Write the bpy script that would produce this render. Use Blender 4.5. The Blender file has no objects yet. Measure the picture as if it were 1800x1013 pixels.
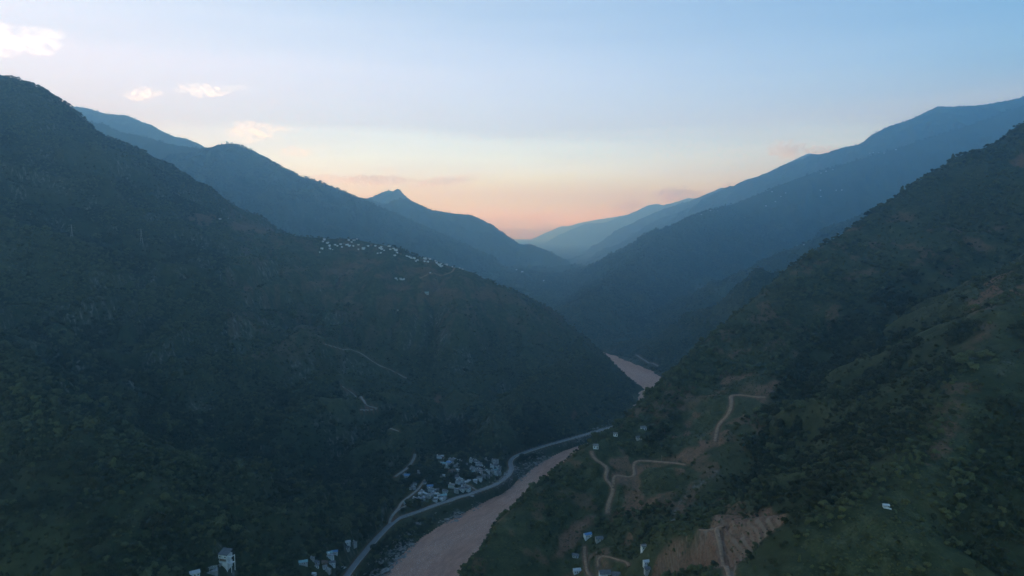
import bpy, bmesh, math, random, time
import numpy as np
T0 = time.time()
rng = np.random.default_rng(7)
random.seed(7)
S = bpy.context.scene
COL = S.collection
R = math.radians

# ------------------------------------------------------------------ camera, sky, sun, exposure
CAM_Z = 430.0
F = 1200.0                       # focal length in pixels of the 1800 px wide photograph
HORIZON = 405.0
TH = math.atan((506.5 - HORIZON) / F)
CT, ST = math.cos(TH), math.sin(TH)
cam = bpy.data.cameras.new('camera')
cam.sensor_width = 36.0
cam.lens = 24.0
cam.clip_start = 1.0
cam.clip_end = 300000.0
cam_o = bpy.data.objects.new('camera', cam)
COL.objects.link(cam_o)
cam_o.location = (0, 0, CAM_Z)
cam_o.rotation_euler = (math.pi / 2 - TH, 0, 0)
S.camera = cam_o

SUN_AZ, SUN_EL = -50.0, -4.0     # degrees left of the view, below the horizon of the valley
W = bpy.data.worlds.new('World')
S.world = W
W.use_nodes = True


def srgb(r, g, b):
    f = lambda c: (c / 255) / 12.92 if c / 255 <= 0.04045 else ((c / 255 + 0.055) / 1.055) ** 2.4
    return (f(r), f(g), f(b), 1.0)


def build_world():
    nt = W.node_tree
    nd, lk = nt.nodes, nt.links
    bg = nd['Background']
    tc = nd.new('ShaderNodeTexCoord')
    sep = nd.new('ShaderNodeSeparateXYZ')
    lk.new(tc.outputs['Generated'], sep.inputs[0])

    def m(op, a, b=None, c=None, clamp=False):
        n = nd.new('ShaderNodeMath')
        n.operation = op
        n.use_clamp = clamp
        for i, v in enumerate((a, b, c)):
            if v is None:
                continue
            if isinstance(v, (int, float)):
                n.inputs[i].default_value = v
            else:
                lk.new(v, n.inputs[i])
        return n.outputs[0]
    elev = m('MULTIPLY', m('ARCSINE', sep.outputs[2]), 180 / math.pi)      # degrees
    # soft horizontal streaks
    mp = nd.new('ShaderNodeMapping')
    mp.inputs['Scale'].default_value = (1.2, 1.2, 16.0)
    lk.new(tc.outputs['Generated'], mp.inputs[0])
    nz = nd.new('ShaderNodeTexNoise')
    nz.inputs['Scale'].default_value = 2.2
    nz.inputs['Detail'].default_value = 5
    lk.new(mp.outputs[0], nz.inputs['Vector'])
    streak = m('MULTIPLY', m('SUBTRACT', nz.outputs['Fac'], 0.5), 3.2)
    ev = m('ADD', elev, streak)
    t = m('DIVIDE', ev, 90.0, clamp=True)

    def ramp(stops):
        n = nd.new('ShaderNodeValToRGB')
        el = n.color_ramp.elements
        for i, (e, c) in enumerate(stops):
            p = e / 90.0
            if i < 2:
                q = el[i]
                q.position = p
            else:
                q = el.new(p)
            q.color = (*c, 1.0)
        lk.new(t, n.inputs[0])
        return n.outputs['Color']
    right = ramp(SKY_RIGHT)
    left = ramp(SKY_LEFT)
    # 0 far to the right .. 1 towards the sunset
    xy = m('SQRT', m('ADD', m('MULTIPLY', sep.outputs[0], sep.outputs[0]), m('MULTIPLY', sep.outputs[1], sep.outputs[1])))
    xy = m('MAXIMUM', xy, 1e-4)
    ga = R(-48)
    ca = m('DIVIDE', m('ADD', m('MULTIPLY', sep.outputs[0], math.sin(ga)), m('MULTIPLY', sep.outputs[1], math.cos(ga))), xy)
    ang = m('MULTIPLY', m('ARCCOSINE', m('MINIMUM', m('MAXIMUM', ca, -1.0), 1.0)), 180 / math.pi)
    f = m('SUBTRACT', 1.0, m('DIVIDE', ang, 96.0), clamp=True)
    mx = nd.new('ShaderNodeMix')
    mx.data_type = 'RGBA'
    lk.new(f, mx.inputs[0])
    lk.new(right, mx.inputs[6])
    lk.new(left, mx.inputs[7])
    sky = nd.new('ShaderNodeTexSky')
    sky.sky_type = 'NISHITA'
    sky.sun_disc = False
    sky.sun_elevation = R(SUN_EL)
    sky.sun_rotation = R(SUN_AZ)
    sky.altitude = 1000
    sk = nd.new('ShaderNodeVectorMath')
    sk.operation = 'SCALE'
    sk.inputs['Scale'].default_value = 0.04
    lk.new(sky.outputs[0], sk.inputs[0])
    mx2 = nd.new('ShaderNodeMix')
    mx2.data_type = 'RGBA'
    mx2.inputs[0].default_value = 0.06
    lk.new(mx.outputs[2], mx2.inputs[6])
    lk.new(sk.outputs[0], mx2.inputs[7])
    lk.new(mx2.outputs[2], bg.inputs['Color'])
    bg.inputs['Strength'].default_value = 2.5


SKY_E = [0.0, 0.7, 2.4, 4.3, 8.0, 12.0, 18.5, 32.0, 90.0]
SKY_R = [(0.52, 0.43, 0.41), (0.55, 0.46, 0.43), (0.54, 0.49, 0.46), (0.50, 0.50, 0.49), (0.28, 0.43, 0.56), (0.15, 0.41, 0.64), (0.075, 0.31, 0.63), (0.12, 0.29, 0.56), (0.16, 0.28, 0.50)]
SKY_L = [(0.80, 0.56, 0.46), (0.85, 0.60, 0.48), (0.96, 0.76, 0.64), (0.92, 0.86, 0.80), (0.70, 0.82, 0.92), (1.02, 1.04, 1.06), (0.80, 0.90, 1.03), (0.50, 0.64, 0.86), (0.18, 0.30, 0.52)]
SKY_GAIN = [(1.647, 2.319, 0.963), (2.996, 5.134, 2.364), (2.308, 5.125, 3.4), (1.966, 3.493, 4.295), (1.649, 1.778, 2.035), (1.255, 1.362, 1.639), (1.06, 1.153, 1.238), (1.05, 1.155, 1.208), (1.05, 1.05, 1.05)]
SKY_RIGHT = [(e, tuple(0.4 * c * k for c, k in zip(v, g))) for e, v, g in zip(SKY_E, SKY_R, SKY_GAIN)]
SKY_LEFT = [(e, tuple(0.4 * c * k for c, k in zip(v, g))) for e, v, g in zip(SKY_E, SKY_L, SKY_GAIN)]
build_world()

sun = bpy.data.lights.new('sun', 'SUN')
sun.energy = 5.0
sun.angle = R(0.5)
sun.color = (1.0, 0.84, 0.68)
sun_o = bpy.data.objects.new('sun', sun)
COL.objects.link(sun_o)
from mathutils import Vector
_sd = Vector((math.sin(R(SUN_AZ)) * math.cos(R(SUN_EL)), math.cos(R(SUN_AZ)) * math.cos(R(SUN_EL)), math.sin(R(SUN_EL))))
sun_o.rotation_euler = (-_sd).to_track_quat('-Z', 'Y').to_euler()

S.view_settings.view_transform = 'Standard'
S.view_settings.look = 'None'
S.view_settings.exposure = 0.0
S.view_settings.gamma = 1.0
S.view_settings.use_curve_mapping = False
S.cycles.use_denoising = True
S.cycles.max_bounces = 18
S.cycles.volume_bounces = 16
S.cycles.diffuse_bounces = 2
S.cycles.use_adaptive_sampling = True
S.cycles.adaptive_threshold = 0.02

# ------------------------------------------------------------------ small maths


def ray(px, py):
    """direction of a photograph pixel, scaled so that y = 1"""
    px = np.asarray(px, float)
    py = np.asarray(py, float)
    dx = (px - 900.0)
    up = 506.5 - py
    dy = F * CT + up * ST
    dz = -F * ST + up * CT
    return dx / dy, dz / dy


def at(px, py, Y):
    a, b = ray(px, py)
    return np.stack([a * Y, np.asarray(Y, float) + 0 * a, CAM_Z + b * Y], -1)


def at_z(px, py, z):
    a, b = ray(px, py)
    Y = (z - CAM_Z) / b
    return np.stack([a * Y, Y, 0 * a + z], -1)


def hash2(ix, iy, seed):
    h = (ix.astype(np.int64) * 374761393 + iy.astype(np.int64) * 668265263 + seed * 2246822519) & 0x7fffffff
    h = ((h ^ (h >> 13)) * 1274126177) & 0x7fffffff
    h = h ^ (h >> 16)
    return (h & 0xffff).astype(np.float32) / 65535.0


def vnoise(x, y, seed=0):
    ix = np.floor(x)
    iy = np.floor(y)
    fx = (x - ix).astype(np.float32)
    fy = (y - iy).astype(np.float32)
    ix = ix.astype(np.int64)
    iy = iy.astype(np.int64)
    u = fx * fx * fx * (fx * (fx * 6 - 15) + 10)
    v = fy * fy * fy * (fy * (fy * 6 - 15) + 10)
    a = hash2(ix, iy, seed)
    b = hash2(ix + 1, iy, seed)
    c = hash2(ix, iy + 1, seed)
    d = hash2(ix + 1, iy + 1, seed)
    return (a + (b - a) * u) * (1 - v) + (c + (d - c) * u) * v      # 0..1


def fbm(x, y, oct=4, seed=0, ridged=False):
    s = np.zeros(x.shape, np.float32)
    amp, tot = 1.0, 0.0
    for o in range(oct):
        n = vnoise(x, y, seed + o * 17)
        if ridged:
            n = 1 - np.abs(2 * n - 1)
        s += amp * n
        tot += amp
        amp *= 0.5
        x, y = (x * 1.6 + y * 1.2) + 13.7, (y * 1.6 - x * 1.2) + 7.3
    return s / tot


def sstep(a, b, x):
    t = np.clip((x - a) / (b - a), 0, 1)
    return t * t * (3 - 2 * t)


def resample(P, step):
    P = np.asarray(P, float)
    d = np.r_[0, np.cumsum(np.linalg.norm(np.diff(P[:, :2], axis=0), axis=1))]
    n = max(2, int(d[-1] / step) + 1)
    s = np.linspace(0, d[-1], n)
    return np.stack([np.interp(s, d, P[:, k]) for k in range(P.shape[1])], 1)


def smooth_line(P, k=1, it=2):
    P = np.asarray(P, float).copy()
    for _ in range(it):
        Q = P.copy()
        Q[1:-1] = 0.25 * P[:-2] + 0.5 * P[1:-1] + 0.25 * P[2:]
        P = Q
    return P


def dist_polyline(x, y, P, vals=None):
    """distance of points to a polyline and interpolated value"""
    best = np.full(x.shape, 1e9, np.float32)
    val = np.zeros(x.shape, np.float32)
    for i in range(len(P) - 1):
        ax, ay = P[i, 0], P[i, 1]
        bx, by = P[i + 1, 0] - ax, P[i + 1, 1] - ay
        L2 = bx * bx + by * by + 1e-9
        t = np.clip(((x - ax) * bx + (y - ay) * by) / L2, 0, 1)
        d = np.hypot(x - ax - t * bx, y - ay - t * by)
        m_ = d < best
        best[m_] = d[m_]
        if vals is not None:
            val[m_] = (vals[i] + (vals[i + 1] - vals[i]) * t)[m_]
    return best, val


def in_poly(x, y, P):
    c = np.zeros(x.shape, bool)
    n = len(P)
    j = n - 1
    for i in range(n):
        xi, yi = P[i][0], P[i][1]
        xj, yj = P[j][0], P[j][1]
        if yi != yj:
            c ^= ((yi > y) != (yj > y)) & (x < (xj - xi) * (y - yi) / (yj - yi) + xi)
        j = i
    return c


# ------------------------------------------------------------------ terrain: river and ridges
_left = at_z([675, 688, 712, 737, 757, 793, 835, 869, 897, 918, 926, 958, 995, 1037], [1009, 987, 955, 922, 918, 912, 900, 879, 862, 845, 815, 803, 788, 777], 0.0)
_ln = smooth_line(resample(_left, 25.0), it=10)
_tg = np.gradient(_ln[:, :2], axis=0)
_tg /= np.linalg.norm(_tg, axis=1)[:, None]
_cn = _ln[:, :2] + np.stack([_tg[:, 1], -_tg[:, 0]], 1) * 62.0
_first = _cn[0] - _tg[:6].mean(0) * np.array([[700.0], [450.0], [200.0]])
RIVER = np.r_[_first, _cn[::2], np.array([[279, 1450], [336, 1612], [396, 1770], [408, 1860], [394, 1950], [364, 2055], [330, 2150], [285, 2270], [232, 2420], [190, 2520],
                                          [130, 2680], [70, 2860]], float)]
RIVER = smooth_line(resample(RIVER, 30.0), it=8)
RW = 62.0

RIDGES = []


def ridge(pts, sl, sr, rib=0.30, lam=150.0, a=25.0, wall=False, fs=1.0, keep=0.0):
    Q = []
    for px, py, Y in pts:
        Y2 = Y * (1 + (fs - 1) * min(1.0, max(0.0, (Y - keep) / 400.0)))
        if py > HORIZON + 4:
            Y2 = max(min(Y2, 0.965 * CAM_Z * F / (py - HORIZON)), min(Y, 0.965 * CAM_Z * F / (py - HORIZON)))
        Q.append((px, py, Y2))
    P = np.array([at(*p) for p in Q])
    if fs > 1.3:
        a = 0.004 * float(np.median(P[:, 1]))
    RIDGES.append(dict(P=P, sl=sl, sr=sr, rib=rib, lam=lam, a=a, wall=wall))


# sides are given looking along the listed order: sl = left slope, sr = right slope
ridge([(-700, 330, 1300), (-350, 450, 1150), (-150, 545, 1000), (0, 640, 900), (60, 690, 850), (148, 762, 780), (230, 841, 720), (329, 920, 660), (385, 972, 630), (412, 982, 625), (450, 1020, 625)],
      0.62, 0.5, lam=90, rib=0.4)
ridge([(-900, 200, 1600), (-500, 290, 1450), (-150, 360, 1350), (0, 392, 1380), (60, 405, 1390), (127, 427, 1400), (200, 465, 1430), (300, 525, 1450), (400, 588, 1440), (500, 638, 1420),
       (600, 692, 1390), (650, 757, 1350), (675, 810, 1310)], 0.5, 0.75, lam=110, rib=0.42)
# high left mountain running down to the hilltop village and the spur tip
ridge([(-1500, 110, 2200), (-700, 110, 2100), (-300, 118, 2000), (-80, 130, 1950), (0, 136, 1950), (20, 137, 1950), (40, 146, 1950), (58, 157, 1950), (75, 173, 1950), (88, 190, 1950), (100, 200, 1950),
       (140, 226, 1955), (165, 252, 1960), (200, 281, 1965), (260, 324, 1980), (330, 356, 2000), (385, 378, 2010), (420, 394, 2020), (480, 409, 2040), (540, 417, 2060), (572, 420, 2070), (625, 420, 2070), (660, 429, 2050), (692, 434, 2020), (722, 449, 1990),
       (760, 459, 1970), (800, 470, 1955), (850, 491, 1935), (900, 513, 1915), (950, 544, 1895), (1000, 578, 1875), (1050, 624, 1850),
       (1100, 661, 1820), (1128, 684, 1795)], 1.15, 0.62, lam=130, rib=0.40)
# secondary ribs on the front of the spur
ridge([(640, 445, 2010), (660, 520, 1850), (690, 620, 1680), (710, 670, 1600)], 0.5, 0.5, lam=90)
ridge([(760, 465, 1955), (800, 560, 1780), (840, 640, 1660), (870, 710, 1560)], 0.5, 0.55, lam=90)
ridge([(880, 505, 1915), (930, 600, 1750), (965, 670, 1670)], 0.55, 0.55, lam=90)
ridge([(330, 356, 2000), (360, 420, 1850), (420, 500, 1700), (480, 570, 1600)], 0.5, 0.5, lam=100)
ridge([(100, 200, 1950), (140, 290, 1800), (210, 370, 1650), (270, 430, 1560)], 0.55, 0.55, lam=100)
ridge([(-40, 395, 1380), (60, 520, 1250), (130, 620, 1120), (200, 720, 1000), (260, 800, 900)], 0.6, 0.62, lam=80)
ridge([(250, 500, 1440), (330, 620, 1300), (390, 720, 1160), (450, 810, 1040), (500, 890, 940)], 0.6, 0.62, lam=80)
ridge([(440, 610, 1430), (520, 720, 1300), (580, 800, 1180), (610, 850, 1100)], 0.6, 0.6, lam=80)
# near right hillside and the knoll in front of it
ridge([(2600, -60, 1900), (2150, 70, 1650), (1950, 140, 1540), (1800, 217, 1480), (1760, 250, 1460), (1700, 270, 1430), (1660, 294, 1400), (1620, 320, 1370), (1580, 347, 1330), (1540, 374, 1290),
       (1500, 400, 1250), (1450, 432, 1200), (1400, 467, 1150), (1350, 511, 1100), (1300, 553, 1040), (1250, 595, 985), (1200, 643, 935), (1150, 692, 885), (1100, 742, 840),
       (1060, 773, 805), (1020, 794, 775), (990, 826, 745), (960, 849, 718), (900, 904, 668), (860, 949, 630), (820, 990, 600), (800, 1015, 580), (770, 1075, 545)],
      0.42, 1.4, lam=75, a=14, rib=0.12, wall=True)
ridge([(2300, 250, 1000), (2000, 380, 850), (1880, 450, 780), (1800, 525, 700), (1740, 622, 620), (1690, 692, 560), (1640, 775, 505), (1590, 830, 468), (1550, 880, 440), (1480, 930, 425), (1420, 970, 415),
       (1350, 1012, 405), (1310, 1065, 390)], 0.6, 0.8, lam=60, a=30)
ridge([(1640, 300, 1380), (1600, 430, 1180), (1560, 520, 1040), (1500, 620, 900), (1440, 700, 800), (1400, 760, 740)], 0.5, 0.5, lam=70)
ridge([(1400, 470, 1140), (1380, 570, 990), (1350, 660, 870), (1320, 740, 780), (1260, 830, 700), (1200, 900, 650)], 0.5, 0.5, lam=70)
# right middle distance
ridge([(1900, 240, 4000), (1700, 300, 3500), (1560, 361, 3200), (1480, 406, 3000), (1410, 431, 2850), (1350, 461, 2720), (1290, 496, 2600), (1230, 532, 2480), (1200, 562, 2420), (1175, 600, 2380)],
      0.6, 0.6, lam=160, fs=1.12)
ridge([(1800, 185, 4300), (1700, 222, 4150), (1560, 266, 3950), (1440, 301, 3750), (1370, 326, 3600), (1310, 353, 3450), (1250, 369, 3300), (1200, 388, 3230), (1170, 406, 3200), (1130, 451, 3100),
       (1080, 491, 3000), (1020, 531, 2880), (985, 562, 2800)], 0.55, 0.6, lam=170, fs=1.6, keep=2880)
ridge([(2600, 200, 4600), (2100, 185, 4400), (1900, 174, 4400), (1800, 170, 4400), (1780, 175, 4400), (1765, 178, 4400), (1730, 184, 4400), (1712, 186, 4400), (1675, 188, 4400), (1650, 187, 4400), (1638, 193, 4400), (1630, 199, 4400), (1605, 209, 4420),
       (1583, 216, 4450), (1566, 223, 4480), (1552, 233, 4500), (1535, 246, 4500), (1515, 253, 4520), (1500, 256, 4550), (1490, 258, 4550), (1478, 264, 4600), (1445, 271, 4650), (1428, 272, 4700),
       (1415, 281, 4700), (1406, 280, 4750), (1390, 288, 4800), (1370, 301, 4850), (1363, 304, 4850), (1355, 306, 4900), (1320, 314, 5000), (1308, 319, 5000), (1298, 328, 5050), (1270, 345, 5100), (1230, 372, 5200),
       (1180, 410, 5300)], 0.55, 0.6, lam=260, fs=1.8, a=45)
# further right ridges
ridge([(1420, 270, 6600), (1330, 312, 6500), (1298, 329, 6500), (1270, 330, 6500), (1256, 336, 6500), (1234, 348, 6500), (1228, 350, 6500), (1200, 357, 6500), (1170, 367, 6500), (1140, 385, 6500), (1120, 398, 6500), (1100, 405, 6500), (1070, 425, 6450), (1030, 449, 6400),
       (1000, 461, 6300), (970, 472, 6200), (955, 485, 6100)], 0.55, 0.55, lam=300, fs=1.8, a=60)
ridge([(1290, 335, 5500), (1200, 371, 5400), (1150, 396, 5300), (1100, 424, 5200), (1060, 448, 5100), (1020, 470, 5000), (1000, 490, 4850), (980, 512, 4700)], 0.55, 0.55, lam=250, fs=1.8, a=60)
ridge([(1400, 320, 11500), (1260, 340, 11000), (1225, 349, 11000), (1210, 348, 11000), (1192, 354, 11000), (1176, 358, 11000), (1166, 362, 11000), (1155, 358, 11000), (1145, 359, 11000), (1136, 367, 11000), (1125, 375, 11000), (1108, 378, 11000), (1090, 382, 11000),
       (1075, 389, 11000), (1058, 392, 11000), (1035, 393, 11000), (1010, 403, 11000), (990, 413, 11000), (970, 427, 11000), (950, 442, 10800)], 0.55, 0.5, lam=600, fs=1.8, a=60)
ridge([(1180, 368, 15500), (1100, 378, 15500), (1075, 382, 15500), (1050, 386, 15500), (1022, 391, 15500), (1000, 397, 15500), (990, 397, 15500), (975, 404, 15500), (960, 411, 15500), (940, 421, 15500), (915, 430, 15500), (880, 440, 15500)], 0.45, 0.45, lam=900, fs=1.8, a=80)
# left middle distance and beyond
ridge([(-600, 150, 3300), (-200, 160, 3100), (60, 185, 2950), (125, 203, 2900), (140, 206, 2900), (155, 214, 2900), (180, 218, 2900), (200, 228, 2900), (215, 234, 2900), (240, 237, 2900), (265, 244, 2900), (300, 254, 2900), (340, 259, 2900), (352, 262, 2900),
       (360, 259, 2900), (376, 262, 2900), (386, 254, 2900), (401, 252, 2900), (414, 253, 2900), (424, 261, 2900), (435, 271, 2900), (450, 279, 2900), (461, 278, 2900), (472, 283, 2920), (490, 294, 2940),
       (510, 301, 2950), (525, 308, 2960), (560, 319, 2980), (587, 329, 3000), (600, 339, 3000), (625, 349, 3020), (645, 358, 3050), (690, 372, 3080), (740, 394, 3120), (790, 416, 3150),
       (850, 446, 3200), (900, 476, 3250), (940, 491, 3270), (965, 503, 3280), (985, 521, 3280), (1003, 545, 3250)], 0.6, 0.6, lam=200, fs=1.8, a=35)
ridge([(-500, 170, 4500), (-100, 178, 4300), (60, 192, 4200), (96, 187, 4200), (112, 186, 4200), (150, 190, 4200), (185, 200, 4200), (206, 202, 4200), (211, 210, 4200), (214, 209, 4200), (218, 202, 4200), (224, 208, 4200), (230, 216, 4200),
       (236, 221, 4200), (246, 223, 4200), (249, 223, 4200), (253, 217, 4200), (258, 228, 4200), (272, 231, 4200), (288, 233, 4200), (298, 239, 4200), (325, 244, 4200), (337, 250, 4200), (345, 256, 4200), (356, 264, 4200),
       (380, 275, 4200), (450, 310, 4300)], 0.6, 0.6, lam=250, fs=1.8, a=30)
ridge([(500, 318, 5600), (600, 337, 5500), (620, 345, 5500), (645, 349, 5500), (662, 357, 5500), (682, 359, 5500), (698, 351, 5500), (714, 350, 5500), (721, 359, 5500), (726, 362, 5500), (742, 366, 5500), (752, 371, 5500), (775, 383, 5500),
       (800, 394, 5500), (830, 413, 5450), (850, 426, 5400), (880, 441, 5400), (905, 455, 5350), (930, 469, 5300), (950, 482, 5200), (965, 495, 5100)], 0.6, 0.6, lam=300, fs=1.3, a=45)
ridge([(690, 356, 7600), (735, 366, 7500), (752, 369, 7500), (775, 372, 7500), (792, 375, 7500), (810, 377, 7500), (824, 378, 7500), (835, 384, 7500), (845, 392, 7500), (854, 401, 7500), (861, 407, 7500), (865, 400, 7500), (869, 409, 7500), (874, 407, 7500), (880, 417, 7500),
       (900, 426, 7450), (920, 430, 7400), (930, 429, 7400), (945, 436, 7350), (960, 443, 7300), (975, 453, 7200), (986, 463, 7100)], 0.6, 0.6, lam=400, fs=1.0, a=35)
ridge([(560, 350, 9000), (640, 351, 9000), (652, 347, 9000), (670, 339, 9000), (683, 334, 9000), (689, 336, 9000), (693, 341, 9000), (696, 333, 9000), (700, 332, 9000), (703, 341, 9000), (705, 348, 9000), (714, 348, 9000), (722, 360, 9000), (735, 376, 9000), (780, 400, 9000)], 1.1, 0.9, lam=500, fs=1.0, a=12)
# unseen high country added on the sunset side to block the low sun
ridge([(-3200, 200, 2500), (-2000, 150, 2600), (-1200, 170, 3600), (-800, 180, 4200)], 0.6, 0.6, lam=250)


def river_dist(x, y):
    d, _ = dist_polyline(x, y, RIVER)
    off = np.stack([np.gradient(RIVER[:, 1]), -np.gradient(RIVER[:, 0])], 1)
    off /= np.linalg.norm(off, axis=1)[:, None]
    d2, _ = dist_polyline(x, y, RIVER + off * 6.0)
    sd = np.where(d2 < d, 1, -1)
    d = d + np.interp(y, [1380, 1560, 1950, 2250], [0.0, 22.0, 12.0, -14.0])
    return d, sd


FAN = at_z([640, 683, 735, 775, 838, 885, 903, 912, 893, 850, 800, 755, 705, 690, 665], [985, 935, 905, 888, 868, 846, 826, 800, 792, 787, 787, 789, 812, 845, 900], 18.0)[:, :2]
FAN_ROAD = at_z([608, 640, 684, 700, 735, 775, 808, 838, 858, 885, 899, 895, 906], [1013, 972, 924, 911, 900, 884, 872, 863, 857, 843, 824, 812, 801], 14.0)[:, :2]


def height(x, y):
    x = x.astype(np.float32)
    y = y.astype(np.float32)
    wx = (fbm(x / 140, y / 140, 3, 5) - 0.5) * 60
    wy = (fbm(x / 140, y / 140, 3, 9) - 0.5) * 60
    dr, rside = river_dist(x, y)
    h = -30 + np.minimum(np.clip(dr - RW, 0, None) * 0.22, 40)
    h = np.minimum(h + 30, 8 + 0.06 * np.clip(dr - RW - 30, 0, 400)).astype(np.float32)
    fy = sstep(3700, 6500, y)
    h = (h + fy * np.clip(330 - 0.043 * y, 0, None) * (0.12 + 1.15 * (fbm(x / 380 + y / 1300, y / 800, 4, 77, True) - 0.25))).astype(np.float32)
    crest = np.full(x.shape, 600.0, np.float32)
    for ri, r in enumerate(RIDGES):
        P = r['P']
        arc = np.r_[0, np.cumsum(np.linalg.norm(np.diff(P[:, :2], axis=0), axis=1))]
        smin = min(r['sl'], r['sr'])
        ov = P[-1, :2] - P[len(P) // 4, :2]
        ov = ov / np.linalg.norm(ov)
        near_m = (x > P[:, 0].min() - 3500) & (x < P[:, 0].max() + 3500) & (y > P[:, 1].min() - 3500) & (y < P[:, 1].max() + 3500)
        RB = np.zeros(x.shape, np.float32)
        RB2 = np.zeros(x.shape, np.float32)
        uu = (x * ov[0] + y * ov[1] + wx)[near_m] / r['lam']
        vv = (y * ov[0] - x * ov[1] + wy)[near_m] / r['lam']
        RB[near_m] = (np.abs(2 * vnoise(uu + ri * 31.7, vv * 0.22, 3) - 1) - 0.42) * r['rib'] * 1.1
        RB2[near_m] = (np.abs(2 * vnoise(uu * 2.7 + ri * 11.1, vv * 0.8, 8) - 1) - 0.42) * r['rib'] * 0.5
        best = np.full(x.shape, -1e9, np.float32)
        bd = np.full(x.shape, 1e9, np.float32)
        bs = np.zeros(x.shape, np.float32)
        for i in range(len(P) - 1):
            a, b = P[i], P[i + 1]
            reach = (max(a[2], b[2]) + 60) / (smin * 0.75) + 60
            m_ = (x > min(a[0], b[0]) - reach) & (x < max(a[0], b[0]) + reach) & (y > min(a[1], b[1]) - reach) & (y < max(a[1], b[1]) + reach)
            idx = np.nonzero(m_)[0]
            if not len(idx):
                continue
            X = x[idx]
            Yv = y[idx]
            bx, by = b[0] - a[0], b[1] - a[1]
            L2 = bx * bx + by * by + 1e-9
            t = np.clip(((X - a[0]) * bx + (Yv - a[1]) * by) / L2, 0, 1)
            ex = X - a[0] - t * bx
            ey = Yv - a[1] - t * by
            d = np.hypot(ex, ey)
            side = np.clip((bx * ey - by * ex) / math.sqrt(L2) / np.maximum(d, 1e-3), -1, 1)
            sl = 0.5 * (r['sl'] + r['sr']) + 0.5 * (r['sl'] - r['sr']) * side
            k = np.minimum(d, 420.0)
            drop = sl * (np.sqrt(d * d + r['a'] ** 2) - r['a']) - (RB[idx] * k + RB2[idx] * np.minimum(k, 160)) * sl
            hh = (a[2] + (b[2] - a[2]) * t - drop).astype(np.float32)
            better = hh > best[idx]
            ii = idx[better]
            best[ii] = hh[better]
            nearer = d < bd[idx]
            bd[idx[nearer]] = d[nearer]
            bs[idx[nearer]] = side[nearer]
        win = best > h
        if r['wall']:
            wall_h = np.where((bs < 0) & (rside > 0) & (y < 2300), best + 2.0 + np.clip(bd - 110, 0, None) * (0.25 + 3.0 * sstep(1700, 2300, y)), 1e6)
        # soft union
        kk = 14.0
        e = np.clip(0.5 + 0.5 * (best - h) / kk, 0, 1)
        h = np.where(best > -1e8, h * (1 - e) + best * e + kk * e * (1 - e) * 0.5, h)
        crest = np.where(best > -1e8, crest * (1 - e) + np.minimum(bd, 5000) * e, crest)
    h = np.minimum(h, wall_h)
    rr = np.hypot(x, y)
    far = sstep(1200, 4500, rr)
    near_c = sstep(0, 130, crest) * (1 - far) + sstep(0, 260, crest) * far
    floor_f = sstep(15, 70, h)
    n1 = fbm(x / 260, y / 260, 4, 21, True) - 0.55
    n2 = fbm(x / 46, y / 46, 4, 33) - 0.5
    h = h + floor_f * near_c * n1 * (34 + 16 * (x < -0.25 * y) + 90 * far) + floor_f * n2 * (5 + 9 * near_c) * (1 - 0.5 * far)
    # broken cliff bands on the left mountain
    cw = sstep(0.46, 0.58, fbm(x / 230, y / 230, 3, 141)) * (x < -0.12 * y) * sstep(650, 800, rr) * (1 - sstep(1900, 2400, rr)) * sstep(60, 110, h) * sstep(15, 60, crest)
    ph = fbm(x / 120, y / 120, 3, 151) * 1.6
    q = h / 58 + ph
    fr = q - np.floor(q)
    h = h + ((np.floor(q) + sstep(0.5, 0.92, fr) - ph) * 58 - h) * cw * 0.8
    # crest roughness of the distant skylines
    n3 = fbm(x / 22, y / 22, 2, 44) - 0.5
    h = h + n3 * (sstep(1500, 3500, rr) * 11)
    # the gently sloping fan that carries the riverside village
    fd, _ = dist_polyline(x, y, FAN_ROAD)
    inside = in_poly(x, y, FAN)
    fe, _ = dist_polyline(x, y, np.r_[FAN, FAN[:1]])
    fe = np.where(inside, fe, 0)
    cap = 15 + 0.11 * fd + (n2 * 2.0)
    h = np.where(h > cap, h + (cap - h) * sstep(0, 45, fe), h)
    # river bed
    bank = RW + (fbm(x / 35, y / 35, 3, 61) - 0.5) * 26
    db = dr - bank
    steep = (rside > 0) & (y < 1560)
    capl = np.where(db < 26, db * 0.6, 15.6 + (db - 26) * 0.95 + np.clip(db - 150, 0, None) * 1.5)
    cap = np.where(steep, db * 2.4, capl) + 2 * n2 - 1.0
    h = np.where(dr < bank, -5.0, np.minimum(h, cap))
    h = np.where(y > 3900, np.maximum(h, 5), h)
    return h.astype(np.float32), dr, crest


az = np.radians(np.r_[np.linspace(-85, -41, 60, endpoint=False), np.linspace(-41, 41, 912, endpoint=False), np.linspace(41, 85, 61)])
rad = np.r_[np.geomspace(200, 2700, 553, endpoint=False), np.geomspace(2700, 30000, 400), np.arange(8320, 9400, 14.0), np.arange(7440, 7600, 9.0)]
rad.sort()
A, RR = np.meshgrid(az, rad)
GX = (np.sin(A) * RR)
GY = (np.cos(A) * RR)
NR, NA = A.shape
GH, GD, GC = [v.reshape(NR, NA) for v in height(GX.ravel(), GY.ravel())]
print('terrain', round(time.time() - T0, 1))
LR = np.log(rad)


def lookup(G, x, y):
    x = np.atleast_1d(np.asarray(x, float))
    y = np.atleast_1d(np.asarray(y, float))
    a = np.interp(np.arctan2(x, y), az, np.arange(NA))
    r = np.interp(np.log(np.maximum(np.hypot(x, y), 201)), LR, np.arange(NR))
    i = np.clip(r.astype(int), 0, NR - 2)
    j = np.clip(a.astype(int), 0, NA - 2)
    u = r - i
    v = a - j
    return (G[i, j] * (1 - v) + G[i, j + 1] * v) * (1 - u) + (G[i + 1, j] * (1 - v) + G[i + 1, j + 1] * v) * u


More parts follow.
